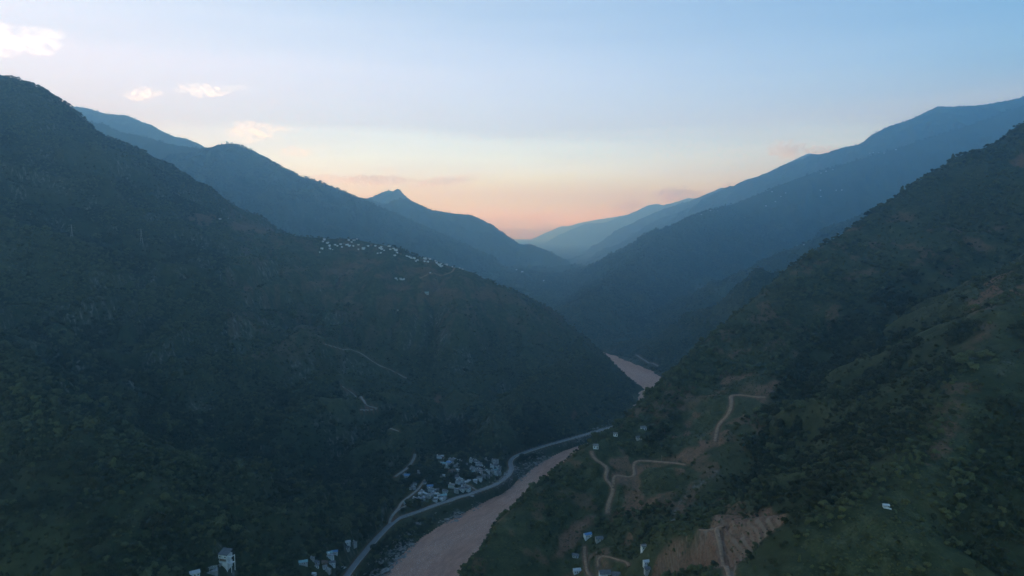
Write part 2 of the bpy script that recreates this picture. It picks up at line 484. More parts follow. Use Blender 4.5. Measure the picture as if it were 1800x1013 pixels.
def ground(x, y):
    return lookup(GH, x, y)


def pick(px, py, ymin=210.0, ymax=14000.0):
    """first point of the terrain seen at a photograph pixel"""
    a, b = ray(px, py)
    Y = np.geomspace(ymin, ymax, 2600)
    g = ground(a * Y, Y)
    z = CAM_Z + b * Y
    hit = np.nonzero(z < g)[0]
    if not len(hit):
        # just over a skyline: the closest pass
        k = int(np.argmin(np.where(Y > 300, (z - g) / Y, 1e9)))
        return np.array([a * Y[k], Y[k], g[k]])
    k = hit[0]
    if k == 0:
        return np.array([a * Y[0], Y[0], g[0]])
    f0, f1 = z[k - 1] - g[k - 1], z[k] - g[k]
    Yh = Y[k - 1] + (Y[k] - Y[k - 1]) * f0 / (f0 - f1 + 1e-9)
    return np.array([a * Yh, Yh, float(ground(a * Yh, Yh)[0])])

# ------------------------------------------------------------------ tracks and roads (centre lines on the terrain)
ROADS = []


def road(name, pts, width, z=None, kind='dirt', blend=5.0):
    px = [p[0] for p in pts]
    py = [p[1] for p in pts]
    if z is not None:
        P = at_z(px, py, z)
    else:
        P = np.array([pick(a, b) for a, b in pts])
    P = resample(P, 3.0)
    P = smooth_line(P, it=6)
    Z = P[:, 2].copy() if z is not None else ground(P[:, 0], P[:, 1])
    for _ in range(14):
        Z[1:-1] = 0.25 * Z[:-2] + 0.5 * Z[1:-1] + 0.25 * Z[2:]
    P[:, 2] = Z
    ROADS.append(dict(name=name, P=P, w=width, kind=kind, blend=blend))
    # level a bench for it
    x0, x1, y0, y1 = P[:, 0].min() - 30, P[:, 0].max() + 30, P[:, 1].min() - 30, P[:, 1].max() + 30
    m_ = (GX > x0) & (GX < x1) & (GY > y0) & (GY < y1)
    if m_.any():
        Q = P[::2]
        d, v = dist_polyline(GX[m_].astype(np.float32), GY[m_].astype(np.float32), Q, Q[:, 2])
        k = 1 - sstep(width * 0.5 + 1.0, width * 0.5 + 1.0 + blend, d)
        GH[m_] = GH[m_] * (1 - k) + (v - 0.5) * k
        near = np.full(GH.shape, 1e9, np.float32)
        near[m_] = d - width * 0.5
        np.minimum(ROADD, near, out=ROADD)


ROADD = np.full(GH.shape, 1e9, np.float32)
road('highway', [(600, 1030), (608, 1013), (625, 990), (640, 972), (652, 957), (668, 940), (684, 923), (700, 911), (735, 899), (757, 891), (775, 884), (790, 880), (808, 873), (825, 869), (838, 864), (858, 857), (871, 852),
                 (885, 843), (895, 834), (899, 824), (896, 813), (899, 807), (907, 801), (918, 797), (929, 793), (962, 782), (1008, 770), (1045, 759), (1073, 751), (1100, 742)], 7.5, z=14.0, kind='asphalt', blend=10)
_hw = ROADS[0]['P'][::3]
_m = (GY > 700) & (GY < 1700) & (GX > -400) & (GX < 400) & (GH < 60)
_d, _v = dist_polyline(GX[_m].astype(np.float32), GY[_m].astype(np.float32), _hw, lookup(GD, _hw[:, 0], _hw[:, 1]))
_below = (GD[_m] < _v) & (_d < 90)
GH[_m] = np.where(_below, np.minimum(GH[_m], 13.4 - 0.32 * np.clip(_d - 5, 0, None)), GH[_m])
GH[_m] = np.where(_below & (GD[_m] > RW - 2), np.maximum(GH[_m], 0.8), GH[_m])
road('village_lane', [(684, 923), (685, 912), (690, 904), (696, 899), (704, 885), (712, 878), (722, 871), (734, 861), (743, 849), (747, 843)], 3.6, kind='concrete')
road('village_lane', [(696, 899), (704, 894), (713, 889)], 3.2, kind='concrete')
road('farm_track', [(694, 838), (698, 835), (712, 826), (723, 814), (730, 803), (729, 798)], 4.5, kind='concrete')
road('village_street', [(838, 863), (833, 858), (822, 853), (813, 851)], 3.5, kind='concrete')
road('hillside_road', [(570, 604), (582, 608), (603, 616), (621, 616), (631, 619), (651, 633), (669, 643), (690, 652), (704, 658), (718, 666)], 3.4, kind='concrete')
road('hillside_road', [(601, 678), (616, 689), (626, 693), (640, 703), (642, 712), (647, 714), (658, 716), (666, 718), (651, 720), (632, 720)], 3.4, kind='concrete')
road('hillside_road', [(686, 753), (694, 756), (701, 758)], 3.4, kind='concrete')
road('crest_track', [(799, 471), (795, 478), (777, 484), (737, 489)], 4.5, kind='dirt')
road('dirt_track', [(1040, 793), (1038, 795), (1045, 807), (1060, 816), (1069, 822), (1064, 837), (1062, 843), (1070, 847), (1080, 854), (1079, 863), (1072, 876), (1068, 891), (1068, 902)], 3.6)
road('dirt_track', [(1079, 852), (1077, 839), (1082, 831), (1097, 839), (1112, 840), (1117, 834), (1113, 821), (1114, 811), (1121, 808), (1142, 810), (1163, 812), (1181, 813), (1205, 817)], 3.2)
road('dirt_track', [(1257, 776), (1263, 747), (1283, 725), (1287, 706), (1283, 695), (1300, 694), (1333, 699), (1345, 698)], 3.8)
road('dirt_track', [(1284, 1020), (1281, 1012), (1276, 993), (1269, 964), (1263, 948), (1258, 930), (1267, 921), (1272, 926)], 3.0)
road('dirt_track', [(1258, 930), (1242, 934), (1227, 931)], 2.4)
road('dirt_track', [(1028, 961), (1027, 972), (1030, 991), (1031, 1005), (1040, 1016)], 2.8)
road('dirt_track', [(1052, 996), (1049, 985), (1054, 977), (1067, 977), (1080, 982), (1098, 986), (1106, 995)], 2.2)
road('river_road', [(1118, 624), (1128, 631), (1137, 636), (1150, 640), (1158, 644)], 6.0, kind='asphalt')
print('roads', round(time.time() - T0, 1))

# ------------------------------------------------------------------ land cover painted on the terrain by what grows or lies there
SOIL = np.zeros(GH.shape, np.float32)
ROCK = np.zeros(GH.shape, np.float32)
GRASS = np.zeros(GH.shape, np.float32)
OPEN = np.zeros(GH.shape, np.float32)      # clearings without forest
JX = ((fbm(GX.ravel() / 18, GY.ravel() / 18, 3, 71) - 0.5).reshape(GH.shape)) * 2
BIG = fbm(GX.ravel() / 150, GY.ravel() / 150, 4, 83).reshape(GH.shape)
MED = fbm(GX.ravel() / 38, GY.ravel() / 38, 4, 91).reshape(GH.shape)


def patch(G, poly, amount=1.0, soft=9.0, op=1.0):
    P = np.array([pick(a, b) for a, b in poly])[:, :2]
    x0, y0 = P.min(0) - 40
    x1, y1 = P.max(0) + 40
    m_ = (GX > x0) & (GX < x1) & (GY > y0) & (GY < y1)
    if not m_.any():
        return
    x, y = GX[m_], GY[m_]
    ins = in_poly(x, y, P)
    d, _ = dist_polyline(x.astype(np.float32), y.astype(np.float32), np.r_[P, P[:1]])
    sd = np.where(ins, d, -d) + JX[m_] * soft
    v = sstep(-soft * 0.4, soft * 0.6, sd)
    G[m_] = np.maximum(G[m_], v * amount)
    if op > 0:
        OPEN[m_] = np.maximum(OPEN[m_], v * op)


def blob(px, py, rx, ry, n=10):
    return [(px + rx * math.cos(t * 2 * math.pi / n), py + ry * math.sin(t * 2 * math.pi / n)) for t in range(n)]


# right hillside: terraces, ploughed plots, landslip, clearings
TERR = [(1150, 1020), (1158, 985), (1180, 960), (1205, 945), (1228, 938), (1255, 915), (1290, 898), (1325, 902), (1350, 898), (1378, 908), (1372, 922), (1335, 955), (1305, 985), (1290, 1020)]
patch(SOIL, TERR, 0.95, 7)
patch(SOIL, [(965, 985), (978, 955), (1000, 925), (1028, 905), (1046, 908), (1044, 922), (1018, 950), (992, 985)], 0.95, 6)
patch(SOIL, [(1185, 812), (1195, 795), (1225, 782), (1262, 770), (1268, 778), (1245, 792), (1212, 812)], 0.8, 6)
patch(SOIL, blob(1236, 782, 12, 9), 1.0, 5)
patch(SOIL, [(1078, 852), (1079, 832), (1098, 828), (1104, 842), (1096, 855)], 0.9, 4)
patch(SOIL, [(1338, 700), (1345, 680), (1362, 668), (1372, 672), (1352, 702)], 0.8, 6)
patch(SOIL, [(1355, 900), (1375, 903), (1382, 915), (1355, 938), (1338, 930)], 0.95, 4)
patch(ROCK, [(1205, 868), (1206, 842), (1225, 846), (1245, 838), (1266, 824), (1268, 834), (1240, 852), (1215, 880), (1192, 900), (1168, 930), (1164, 924), (1185, 893)], 0.8, 6)
patch(SOIL, [(1215, 860), (1235, 848), (1255, 838), (1225, 870), (1195, 900), (1190, 895)], 0.55, 6)
patch(GRASS, [(1060, 880), (1085, 848), (1118, 842), (1150, 850), (1160, 880), (1120, 905), (1075, 905)], 0.8, 12)
patch(GRASS, [(1120, 812), (1180, 818), (1210, 830), (1190, 850), (1140, 850), (1118, 838)], 0.7, 12)
patch(GRASS, [(1190, 715), (1230, 688), (1285, 665), (1340, 655), (1358, 672), (1345, 702), (1300, 725), (1284, 760), (1262, 775), (1225, 785), (1190, 790), (1172, 770), (1200, 745)], 0.8, 14)
patch(SOIL, [(1195, 712), (1235, 690), (1250, 700), (1215, 722)], 0.4, 8)
patch(SOIL, [(1290, 700), (1338, 703), (1340, 690), (1325, 668), (1300, 680)], 0.4, 9)
patch(GRASS, [(1055, 800), (1090, 790), (1110, 800), (1105, 825), (1075, 822)], 0.8, 8)
patch(GRASS, [(1010, 1000), (1040, 940), (1075, 930), (1110, 945), (1120, 985), (1080, 1013)], 0.7, 10, 0.8)
patch(GRASS, [(1390, 1013), (1420, 960), (1470, 915), (1520, 880), (1570, 860), (1640, 890), (1660, 950), (1640, 1013)], 0.85, 14, 0.85)
patch(GRASS, [(1600, 840), (1640, 770), (1690, 700), (1730, 720), (1700, 800), (1660, 860)], 0.75, 14, 0.75)
patch(GRASS, [(1610, 560), (1680, 500), (1760, 430), (1800, 400), (1800, 480), (1740, 540), (1660, 590)], 0.7, 18, 0.6)
patch(GRASS, [(1520, 430), (1570, 370), (1640, 330), (1700, 290), (1720, 300), (1640, 370), (1560, 430)], 0.6, 16, 0.5)
patch(SOIL, [(1550, 385), (1580, 372), (1618, 378), (1600, 392), (1560, 394)], 0.45, 8, 0.5)
patch(SOIL, [(1772, 285), (1800, 262), (1815, 280), (1790, 295)], 0.6, 8, 0.7)
patch(ROCK, blob(1772, 655, 14, 22), 0.35, 10, 0.6)
patch(ROCK, blob(1755, 720, 10, 8), 0.3, 8, 0.5)
# the lighter scrub of the right hillside outside its dark wood
DARK = np.zeros(GH.shape, np.float32)
patch(DARK, [(1365, 668), (1420, 600), (1500, 545), (1590, 480), (1660, 470), (1720, 560), (1690, 640), (1640, 740), (1560, 830), (1490, 880), (1420, 930), (1340, 1000), (1310, 1005), (1345, 950), (1380, 905), (1330, 880), (1270, 850), (1290, 800), (1340, 740)], 1.0, 16, 0)
patch(DARK, [(1690, 700), (1760, 560), (1830, 500), (1830, 1030), (1660, 1030), (1690, 900), (1710, 800)], 1.0, 16, 0)
patch(DARK, [(1110, 900), (1160, 880), (1200, 900), (1180, 950), (1120, 940)], 0.8, 10, 0)
patch(DARK, [(1080, 800), (1130, 770), (1190, 730), (1200, 745), (1150, 790), (1110, 805)], 0.8, 10, 0)
SCRUB = ((lookup(GD, GX.ravel(), GY.ravel()).reshape(GH.shape) > RW) & (GX > np.interp(GY, RIVER[:, 1], RIVER[:, 0])) & (RR < 2000)) * (1 - DARK)
SPUR = ((GX < np.interp(GY, RIVER[:, 1], RIVER[:, 0])) & (RR > 1380) & (RR < 2600) & (GX > -0.42 * GY)) * 1.0
GRASS = np.maximum(GRASS, SPUR * (0.38 + 0.45 * sstep(0.42, 0.62, MED)))
M2 = fbm(GX.ravel() / 26 + 50, GY.ravel() / 26, 3, 171).reshape(GH.shape)
SOIL = np.maximum(SOIL, SCRUB * (RR < 1050) * (RR > 560) * (OPEN > 0.3) * sstep(0.50, 0.62, M2) * 0.75)
SOIL = np.maximum(SOIL, SCRUB * (RR < 1400) * (RR > 560) * sstep(0.60, 0.70, M2) * 0.5)
SOIL = np.maximum(SOIL, SPUR * sstep(0.53, 0.64, M2) * sstep(90, 220, GH) * 0.35)
GRASS = np.maximum(GRASS, SPUR * sstep(120, 260, GH) * 0.75)
GRASS = np.maximum(GRASS, SCRUB * (0.35 + 0.5 * sstep(0.4, 0.62, MED)))
# hilltop fields on the spur
patch(GRASS, [(480, 415), (570, 440), (700, 452), (810, 475), (880, 505), (940, 545), (900, 560), (820, 535), (720, 545), (600, 540), (520, 500)], 0.7, 26, 0.75)
for b in [(650, 460, 18, 5), (600, 478, 26, 9), (675, 485, 16, 6), (760, 500, 26, 8), (700, 505, 24, 6), (740, 475, 28, 6), (690, 525, 18, 6), (620, 468, 20, 6), (850, 520, 24, 8), (780, 512, 30, 7), (560, 500, 22, 7)]:
    patch(SOIL, blob(*b), 0.55, 8, 0.9)
for b in [(700, 546, 10, 4), (752, 520, 22, 6), (770, 700, 8, 9), (1010, 730, 6, 9), (1030, 730, 5, 6), (436, 507, 10, 6), (355, 385, 30, 10), (430, 400, 26, 8), (465, 405, 20, 7)]:
    patch(SOIL, blob(*b), 0.6, 8, 0.9)
patch(SOIL, blob(850, 458 + 50, 30, 6), 0.35, 9, 0.6)
# cliffs of the left mountains
for b, a in [((345, 718, 24, 26), 0.75), ((305, 792, 14, 12), 0.55), ((355, 700, 14, 10), 0.8), ((60, 605, 26, 14), 0.6), ((180, 525, 12, 14), 0.55), ((12, 572, 14, 18), 0.6), ((95, 540, 20, 10), 0.45), ((185, 575, 14, 18), 0.45), ((115, 640, 14, 16), 0.4),
             ((110, 715, 16, 14), 0.4), ((40, 180, 36, 22), 0.42), ((70, 215, 20, 10), 0.35), ((610, 850, 14, 14), 0.5), ((580, 815, 10, 8), 0.35), ((285, 850, 12, 14), 0.35), ((15, 475, 14, 10), 0.4), ((1230, 505, 10, 5), 0.6), ((1255, 512, 8, 10), 0.4)]:
    patch(ROCK, blob(*b), a, 14, a * 0.8)
# river banks: bare rock and gravel
bankd = GD - RW
lowland = (GY > 700) & (GY < 2600)
ROCK = np.maximum(ROCK, np.where(lowland, (1 - sstep(4, 22, bankd + JX * 10)) * 0.8 * sstep(0.35, 0.55, MED), 0))
OPEN = np.maximum(OPEN, (1 - sstep(8, 14, bankd)) * lowland)
# bench cuts beside the tracks
SOIL = np.maximum(SOIL, (1 - sstep(0.2, 3.0, ROADD)) * 0.75)
OPEN = np.maximum(OPEN, 1 - sstep(1.0, 3.0, ROADD))
# relief: hollows below 0, ribs above, shaded dark and light through plant colour
def blur(G, a, b):
    for ax, k in ((0, a), (1, b)):
        P = np.concatenate([np.repeat(G.take([0], ax), k + 1, ax), G, np.repeat(G.take([-1], ax), k, ax)], ax).astype(np.float64)
        c = np.cumsum(P, ax)
        n = G.shape[ax]
        G = (c.take(np.arange(2 * k + 1, 2 * k + 1 + n), ax) - c.take(np.arange(0, n), ax)) / (2 * k + 1)
    return G


RELIEF_SHADE = (0.6 * (GH - blur(GH, 9, 22)) / (RR * 0.010) + 0.6 * (GH - blur(GH, 24, 55)) / (RR * 0.022)).astype(np.float32)
GRASS = np.maximum(GRASS, 0.6 * sstep(0.1, 0.9, RELIEF_SHADE + JX * 0.5) * np.where((GX < -20) & (RR < 1150), 0.12, np.where((GX < -0.42 * GY), 0.35, 1.0)) * (GD > RW + 20))  # paler grass on ribs, relief shading put into the ground colour
# natural patchwork
_gx = np.gradient(GH, axis=0) / np.maximum(np.gradient(GX * 0 + RR, axis=0), 1e-3)
_gy = np.gradient(GH, axis=1) / np.maximum(RR * np.gradient(A, axis=1), 1e-3)
SLOPE = np.hypot(_gx, _gy)
GRASS = np.maximum(GRASS, sstep(0.56, 0.68, BIG) * np.where((GX < 0) & (RR < 1150), 0.08, np.where(RR > 2600, 0.9, 0.55)))
ROCK = np.maximum(ROCK, sstep(0.95, 1.6, SLOPE) * sstep(0.40, 0.58, MED) * 0.8 * (GX < 0))
# terraced steps cut into the ploughed slope
_P = np.array([pick(a, b) for a, b in TERR])[:, :2]
_in = in_poly(GX, GY, _P)
_st = 3.2
_q = GH / _st
_fr = _q - np.floor(_q)
JT = vnoise((GX / 9).ravel(), (GY / 9).ravel(), 12).reshape(GH.shape)
GH = np.where(_in & (ROADD > 2), (np.floor(_q) + sstep(0.62, 1.0, _fr)) * _st * 0.85 + GH * 0.15, GH).astype(np.float32)
STEP = np.where(_in, sstep(0.55, 0.75, _fr) * (0.3 + JT), 0)
print('cover', round(time.time() - T0, 1))

# what the camera's surroundings can see (with a margin of a tree's height), used to place vegetation
EL = (GH + 14 - CAM_Z) / RR
EL0 = np.maximum.accumulate((GH - CAM_Z) / RR, axis=0)
VIS = EL >= np.r_[EL0[:1] * 0 - 9, EL0[:-1]] - 0.004

# ------------------------------------------------------------------ materials


def mat(name, base, rough=0.8, var=None, scale=1.0, spec=0.2, metal=0.0, bump=0.0, obj_random=0.0):
    m_ = bpy.data.materials.new(name)
    m_.use_nodes = True
    nt = m_.node_tree
    nd, lk = nt.nodes, nt.links
    b = nd['Principled BSDF']
    b.inputs['Roughness'].default_value = rough
    b.inputs['Specular IOR Level'].default_value = spec
    b.inputs['Metallic'].default_value = metal
    tc = nd.new('ShaderNodeTexCoord')
    nz = nd.new('ShaderNodeTexNoise')
    nz.inputs['Scale'].default_value = scale
    nz.inputs['Detail'].default_value = 5
    lk.new(tc.outputs['Object'], nz.inputs['Vector'])
    rp = nd.new('ShaderNodeValToRGB')
    rp.color_ramp.elements[0].position = 0.3
    rp.color_ramp.elements[1].position = 0.7
    v = var or tuple(c * 0.6 for c in base)
    rp.color_ramp.elements[0].color = (*v, 1)
    rp.color_ramp.elements[1].color = (*base, 1)
    lk.new(nz.outputs['Fac'], rp.inputs[0])
    col = rp.outputs[0]
    if obj_random:
        oi = nd.new('ShaderNodeObjectInfo')
        hs = nd.new('ShaderNodeHueSaturation')
        mr = nd.new('ShaderNodeMapRange')
        mr.inputs[3].default_value = 1 - obj_random
        mr.inputs[4].default_value = 1 + obj_random
        lk.new(oi.outputs['Random'], mr.inputs[0])
        lk.new(mr.outputs[0], hs.inputs['Value'])
        mh = nd.new('ShaderNodeMath')
        mh.operation = 'MULTIPLY_ADD'
        mh.inputs[1].default_value = 0.026
        mh.inputs[2].default_value = 0.487
        mf = nd.new('ShaderNodeMath')
        mf.operation = 'FRACT'
        mm = nd.new('ShaderNodeMath')
        mm.operation = 'MULTIPLY'
        mm.inputs[1].default_value = 37.7
        lk.new(oi.outputs['Random'], mm.inputs[0])
        lk.new(mm.outputs[0], mf.inputs[0])
        lk.new(mf.outputs[0], mh.inputs[0])
        lk.new(mh.outputs[0], hs.inputs['Hue'])
        lk.new(col, hs.inputs['Color'])
        col = hs.outputs[0]
    lk.new(col, b.inputs['Base Color'])
    if bump:
        bp = nd.new('ShaderNodeBump')
        bp.inputs['Strength'].default_value = bump
        lk.new(nz.outputs['Fac'], bp.inputs['Height'])
        lk.new(bp.outputs[0], b.inputs['Normal'])
    return m_


def terrain_material():
    m_ = bpy.data.materials.new('mountain_ground')
    m_.use_nodes = True
    nt = m_.node_tree
    nd, lk = nt.nodes, nt.links
    b = nd['Principled BSDF']
    b.inputs['Roughness'].default_value = 0.95
    b.inputs['Specular IOR Level'].default_value = 0.05
    geo = nd.new('ShaderNodeNewGeometry')

    def noise(scale, detail=6, rough=0.6, vec=None):
        n = nd.new('ShaderNodeTexNoise')
        n.inputs['Scale'].default_value = scale
        n.inputs['Detail'].default_value = detail
        n.inputs['Roughness'].default_value = rough
        lk.new(vec or geo.outputs['Position'], n.inputs['Vector'])
        return n.outputs['Fac']

    def ramp(fac, stops):
        n = nd.new('ShaderNodeValToRGB')
        el = n.color_ramp.elements
        for i, (p, c) in enumerate(stops):
            e = el[i] if i < 2 else el.new(p)
            e.position = p
            e.color = (*c, 1)
        lk.new(fac, n.inputs[0])
        return n.outputs[0]

    def mix(f, a, c):
        n = nd.new('ShaderNodeMix')
        n.data_type = 'RGBA'
        lk.new(f, n.inputs[0])
        lk.new(a, n.inputs[6])
        lk.new(c, n.inputs[7])
        return n.outputs[2]

    def attr(name):
        n = nd.new('ShaderNodeAttribute')
        n.attribute_name = name
        return n.outputs['Fac']

    def m2(op, a, c):
        n = nd.new('ShaderNodeMath')
        n.operation = op
        n.use_clamp = True
        for i, v in enumerate((a, c)):
            if isinstance(v, (int, float)):
                n.inputs[i].default_value = v
            else:
                lk.new(v, n.inputs[i])
        return n.outputs[0]
    nA = noise(0.012)
    nB = noise(0.09)
    nC = noise(0.5, 4)
    # canopy-scale blotches of woodland
    vo = nd.new('ShaderNodeTexVoronoi')
    vo.inputs['Scale'].default_value = 0.085
    lk.new(geo.outputs['Position'], vo.inputs['Vector'])
    wood = mix(m2('MULTIPLY', vo.outputs['Color'], 0.9), ramp(nB, [(0.3, (0.024, 0.029, 0.013)), (0.7, (0.050, 0.056, 0.024))]), ramp(nA, [(0.35, (0.034, 0.039, 0.017)), (0.65, (0.072, 0.066, 0.032))]))
    nG = noise(0.55, 5, 0.7)
    grass = ramp(m2('ADD', m2('MULTIPLY', nB, 0.45), m2('MULTIPLY', nG, 0.55)), [(0.36, (0.024, 0.026, 0.014)), (0.5, (0.060, 0.066, 0.032)), (0.64, (0.125, 0.116, 0.062))])
    soil = ramp(nC, [(0.3, (0.11, 0.058, 0.038)), (0.7, (0.26, 0.142, 0.092))])
    mp = nd.new('ShaderNodeMapping')
    mp.inputs['Scale'].default_value = (1, 1, 0.22)
    lk.new(geo.outputs['Position'], mp.inputs[0])
    nR = noise(0.16, 8, 0.65, mp.outputs[0])
    rock = ramp(nR, [(0.34, (0.05, 0.052, 0.05)), (0.52, (0.12, 0.115, 0.108)), (0.72, (0.24, 0.225, 0.21))])
    c = wood
    gm = m2('MULTIPLY', attr('grass'), m2('ADD', m2('MULTIPLY', nB, 1.5), -0.05))
    c = mix(gm, c, grass)
    sm = m2('MULTIPLY', attr('soil'), m2('ADD', m2('MULTIPLY', nB, 1.4), 0.25))
    c = mix(sm, c, soil)
    pale = nd.new('ShaderNodeRGB')
    pale.outputs[0].default_value = (0.20, 0.15, 0.11, 1)
    c = mix(m2('MULTIPLY', attr('step'), 0.8), c, pale.outputs[0])
    rm = m2('MULTIPLY', attr('rock'), m2('MULTIPLY', m2('ADD', nR, -0.46), 6.0))
    c = mix(rm, c, rock)
    lk.new(c, b.inputs['Base Color'])
    bp = nd.new('ShaderNodeBump')
    bp.inputs['Strength'].default_value = 0.9
    bp.inputs['Distance'].default_value = 2.5
    lk.new(nB, bp.inputs['Height'])
    lk.new(bp.outputs[0], b.inputs['Normal'])
    return m_


def grid_mesh(name, X, Y, Z, mats, attrs=None, smooth=True):
    n, k = X.shape
    me = bpy.data.meshes.new(name)
    ii = np.arange(n * k).reshape(n, k)
    q = np.stack([ii[:-1, :-1], ii[:-1, 1:], ii[1:, 1:], ii[1:, :-1]], -1).reshape(-1, 4)
    me.vertices.add(n * k)
    me.vertices.foreach_set('co', np.stack([X, Y, Z], -1).astype(np.float32).ravel())
    me.loops.add(q.size)
    me.loops.foreach_set('vertex_index', q.ravel().astype(np.int32))
    me.polygons.add(len(q))
    me.polygons.foreach_set('loop_start', np.arange(0, q.size, 4, dtype=np.int32))
    me.polygons.foreach_set('use_smooth', np.full(len(q), smooth, bool))
    for a, v in (attrs or {}).items():
        at_ = me.attributes.new(a, 'FLOAT', 'POINT')
        at_.data.foreach_set('value', v.astype(np.float32).ravel())
    me.update(calc_edges=True)
    me.validate()
    for m_ in mats:
        me.materials.append(m_)
    o = bpy.data.objects.new(name, me)
    COL.objects.link(o)
    return o


GH2 = GH.copy()
land = grid_mesh('terrain', GX[:, ::-1], GY[:, ::-1], GH2[:, ::-1], [terrain_material()], dict(soil=SOIL[:, ::-1], rock=ROCK[:, ::-1], grass=GRASS[:, ::-1], step=STEP[:, ::-1]))
land['kind'] = 'structure'


def river_material():
    m_ = bpy.data.materials.new('muddy_water')
    m_.use_nodes = True
    nt = m_.node_tree
    nd, lk = nt.nodes, nt.links
    b = nd['Principled BSDF']
    b.inputs['Roughness'].default_value = 0.55
    b.inputs['Specular IOR Level'].default_value = 0.16
    geo = nd.new('ShaderNodeNewGeometry')
    at_ = nd.new('ShaderNodeAttribute')
    at_.attribute_name = 'flow'
    def noise(vec, s, d=5, r=0.6):
        n = nd.new('ShaderNodeTexNoise')
        n.inputs['Scale'].default_value = s
        n.inputs['Detail'].default_value = d
        n.inputs['Roughness'].default_value = r
        lk.new(vec, n.inputs['Vector'])
        return n.outputs['Fac']
    n1 = noise(at_.outputs['Vector'], 0.11, 7, 0.72)
    n2 = noise(geo.outputs['Position'], 0.22, 4)
    n3 = noise(geo.outputs['Position'], 0.75, 3)
    n4 = noise(at_.outputs['Vector'], 0.012, 3)
    def ramp(f, stops):
        n = nd.new('ShaderNodeValToRGB')
        for i, (p, c) in enumerate(stops):
            e = n.color_ramp.elements[i] if i < 2 else n.color_ramp.elements.new(p)
            e.position = p
            e.color = (*c, 1)
        lk.new(f, n.inputs[0])
        return n.outputs[0]
    mud = ramp(n1, [(0.38, (0.31, 0.165, 0.118)), (0.66, (0.46, 0.25, 0.178))])
    foam = ramp(n3, [(0.56, (0, 0, 0)), (0.66, (1, 1, 1))])
    fz = ramp(n4, [(0.44, (0, 0, 0)), (0.60, (1, 1, 1))])
    mm = nd.new('ShaderNodeMath')
    mm.operation = 'MULTIPLY'
    lk.new(foam, mm.inputs[0])
    lk.new(fz, mm.inputs[1])
    mx = nd.new('ShaderNodeMix')
    mx.data_type = 'RGBA'
    lk.new(mm.outputs[0], mx.inputs[0])
    lk.new(mud, mx.inputs[6])
    mx.inputs[7].default_value = (0.62, 0.56, 0.52, 1)
    lk.new(mx.outputs[2], b.inputs['Base Color'])
    ad = nd.new('ShaderNodeMath')
    ad.operation = 'ADD'
    lk.new(n2, ad.inputs[0])
    lk.new(n3, ad.inputs[1])
    bp = nd.new('ShaderNodeBump')
    bp.inputs['Strength'].default_value = 0.8
    bp.inputs['Distance'].default_value = 1.6
    lk.new(ad.outputs[0], bp.inputs['Height'])
    lk.new(bp.outputs[0], b.inputs['Normal'])
    return m_


_rp = resample(RIVER, 4.0)
_rt = np.gradient(_rp, axis=0)
_rt /= np.linalg.norm(_rt, axis=1)[:, None]
_s = np.arange(len(_rp)) * 4.0
_off = np.linspace(-92, 92, 62)
_RX = _rp[:, :1] + _rt[:, 1:2] * _off[None]
_RY = _rp[:, 1:2] - _rt[:, 0:1] * _off[None]
_wv = (fbm(_RX.ravel() / 9, _RY.ravel() / 9, 3, 55) - 0.5).reshape(_RX.shape) * 0.9
river = grid_mesh('river', _RX, _RY, _wv, [river_material()])
_fl = river.data.attributes.new('flow', 'FLOAT_VECTOR', 'POINT')
_fl.data.foreach_set('vector', np.stack([np.repeat(_s[:, None], 62, 1) * 0.35, np.repeat(_off[None], len(_rp), 0) * 1.3, 0 * _RX], -1).astype(np.float32).ravel())
river['kind'] = 'structure'

RMAT = dict(asphalt=mat('asphalt', (0.19, 0.20, 0.21), 0.8, (0.15, 0.155, 0.16), 0.1), concrete=mat('pale_concrete_lane', (0.27, 0.26, 0.245), 0.9, (0.17, 0.165, 0.15), 0.25), dirt=mat('track_dirt', (0.31, 0.20, 0.13), 0.95, (0.17, 0.105, 0.066), 0.35))
KERB = mat('road_edge_concrete', (0.42, 0.42, 0.42), 0.85, (0.3, 0.3, 0.3), 0.3)
for r in ROADS:
    P = r['P']
    t = np.gradient(P[:, :2], axis=0)
    t /= np.linalg.norm(t, axis=1)[:, None] + 1e-9
    nrm = np.stack([t[:, 1], -t[:, 0]], 1)
    jit = (vnoise(np.arange(len(P)) / 3.0, np.zeros(len(P)), 5) - 0.5) * (1.9 if r['kind'] == 'dirt' else 0.3)
    o = np.linspace(-0.5, 0.5, 5)
    X = P[:, :1] + nrm[:, :1] * (o[None] * (r['w'] + jit[:, None]))
    Y = P[:, 1:2] + nrm[:, 1:] * (o[None] * (r['w'] + jit[:, None]))
    Z = np.repeat(P[:, 2:], 5, 1) + 0.1 + (0.06 - np.abs(o[None]) * 0.12)
    # skirts down to the ground
    X = np.c_[X[:, :1] - nrm[:, :1] * 0.6, X, X[:, -1:] + nrm[:, :1] * 0.6]
    Y = np.c_[Y[:, :1] - nrm[:, 1:] * 0.6, Y, Y[:, -1:] + nrm[:, 1:] * 0.6]
    Z = np.c_[Z[:, :1] - 2.0, Z, Z[:, -1:] - 2.0]
    ro = grid_mesh(r['name'], X, Y, Z, [RMAT[r['kind']]])
    ro['kind'] = 'structure'
    if r['kind'] == 'asphalt' and r['name'] == 'highway':
        # retaining wall with its parapet on the river side
        off = r['w'] * 0.5 + 0.35
        WX = np.stack([P[:, 0] + nrm[:, 0] * (off + k) for k in (-0.25, -0.25, 0.25, 0.6)], 1)
        WY = np.stack([P[:, 1] + nrm[:, 1] * (off + k) for k in (-0.25, -0.25, 0.25, 0.6)], 1)
        WZ = np.stack([P[:, 2] - 0.4, P[:, 2] + 0.85, P[:, 2] + 0.85, P[:, 2] - 5.0], 1)
        rw = grid_mesh('retaining_wall', WX, WY, WZ, [KERB], smooth=False)
        rw['kind'] = 'structure'
print('ground meshes', round(time.time() - T0, 1))

# ------------------------------------------------------------------ haze in the valley air


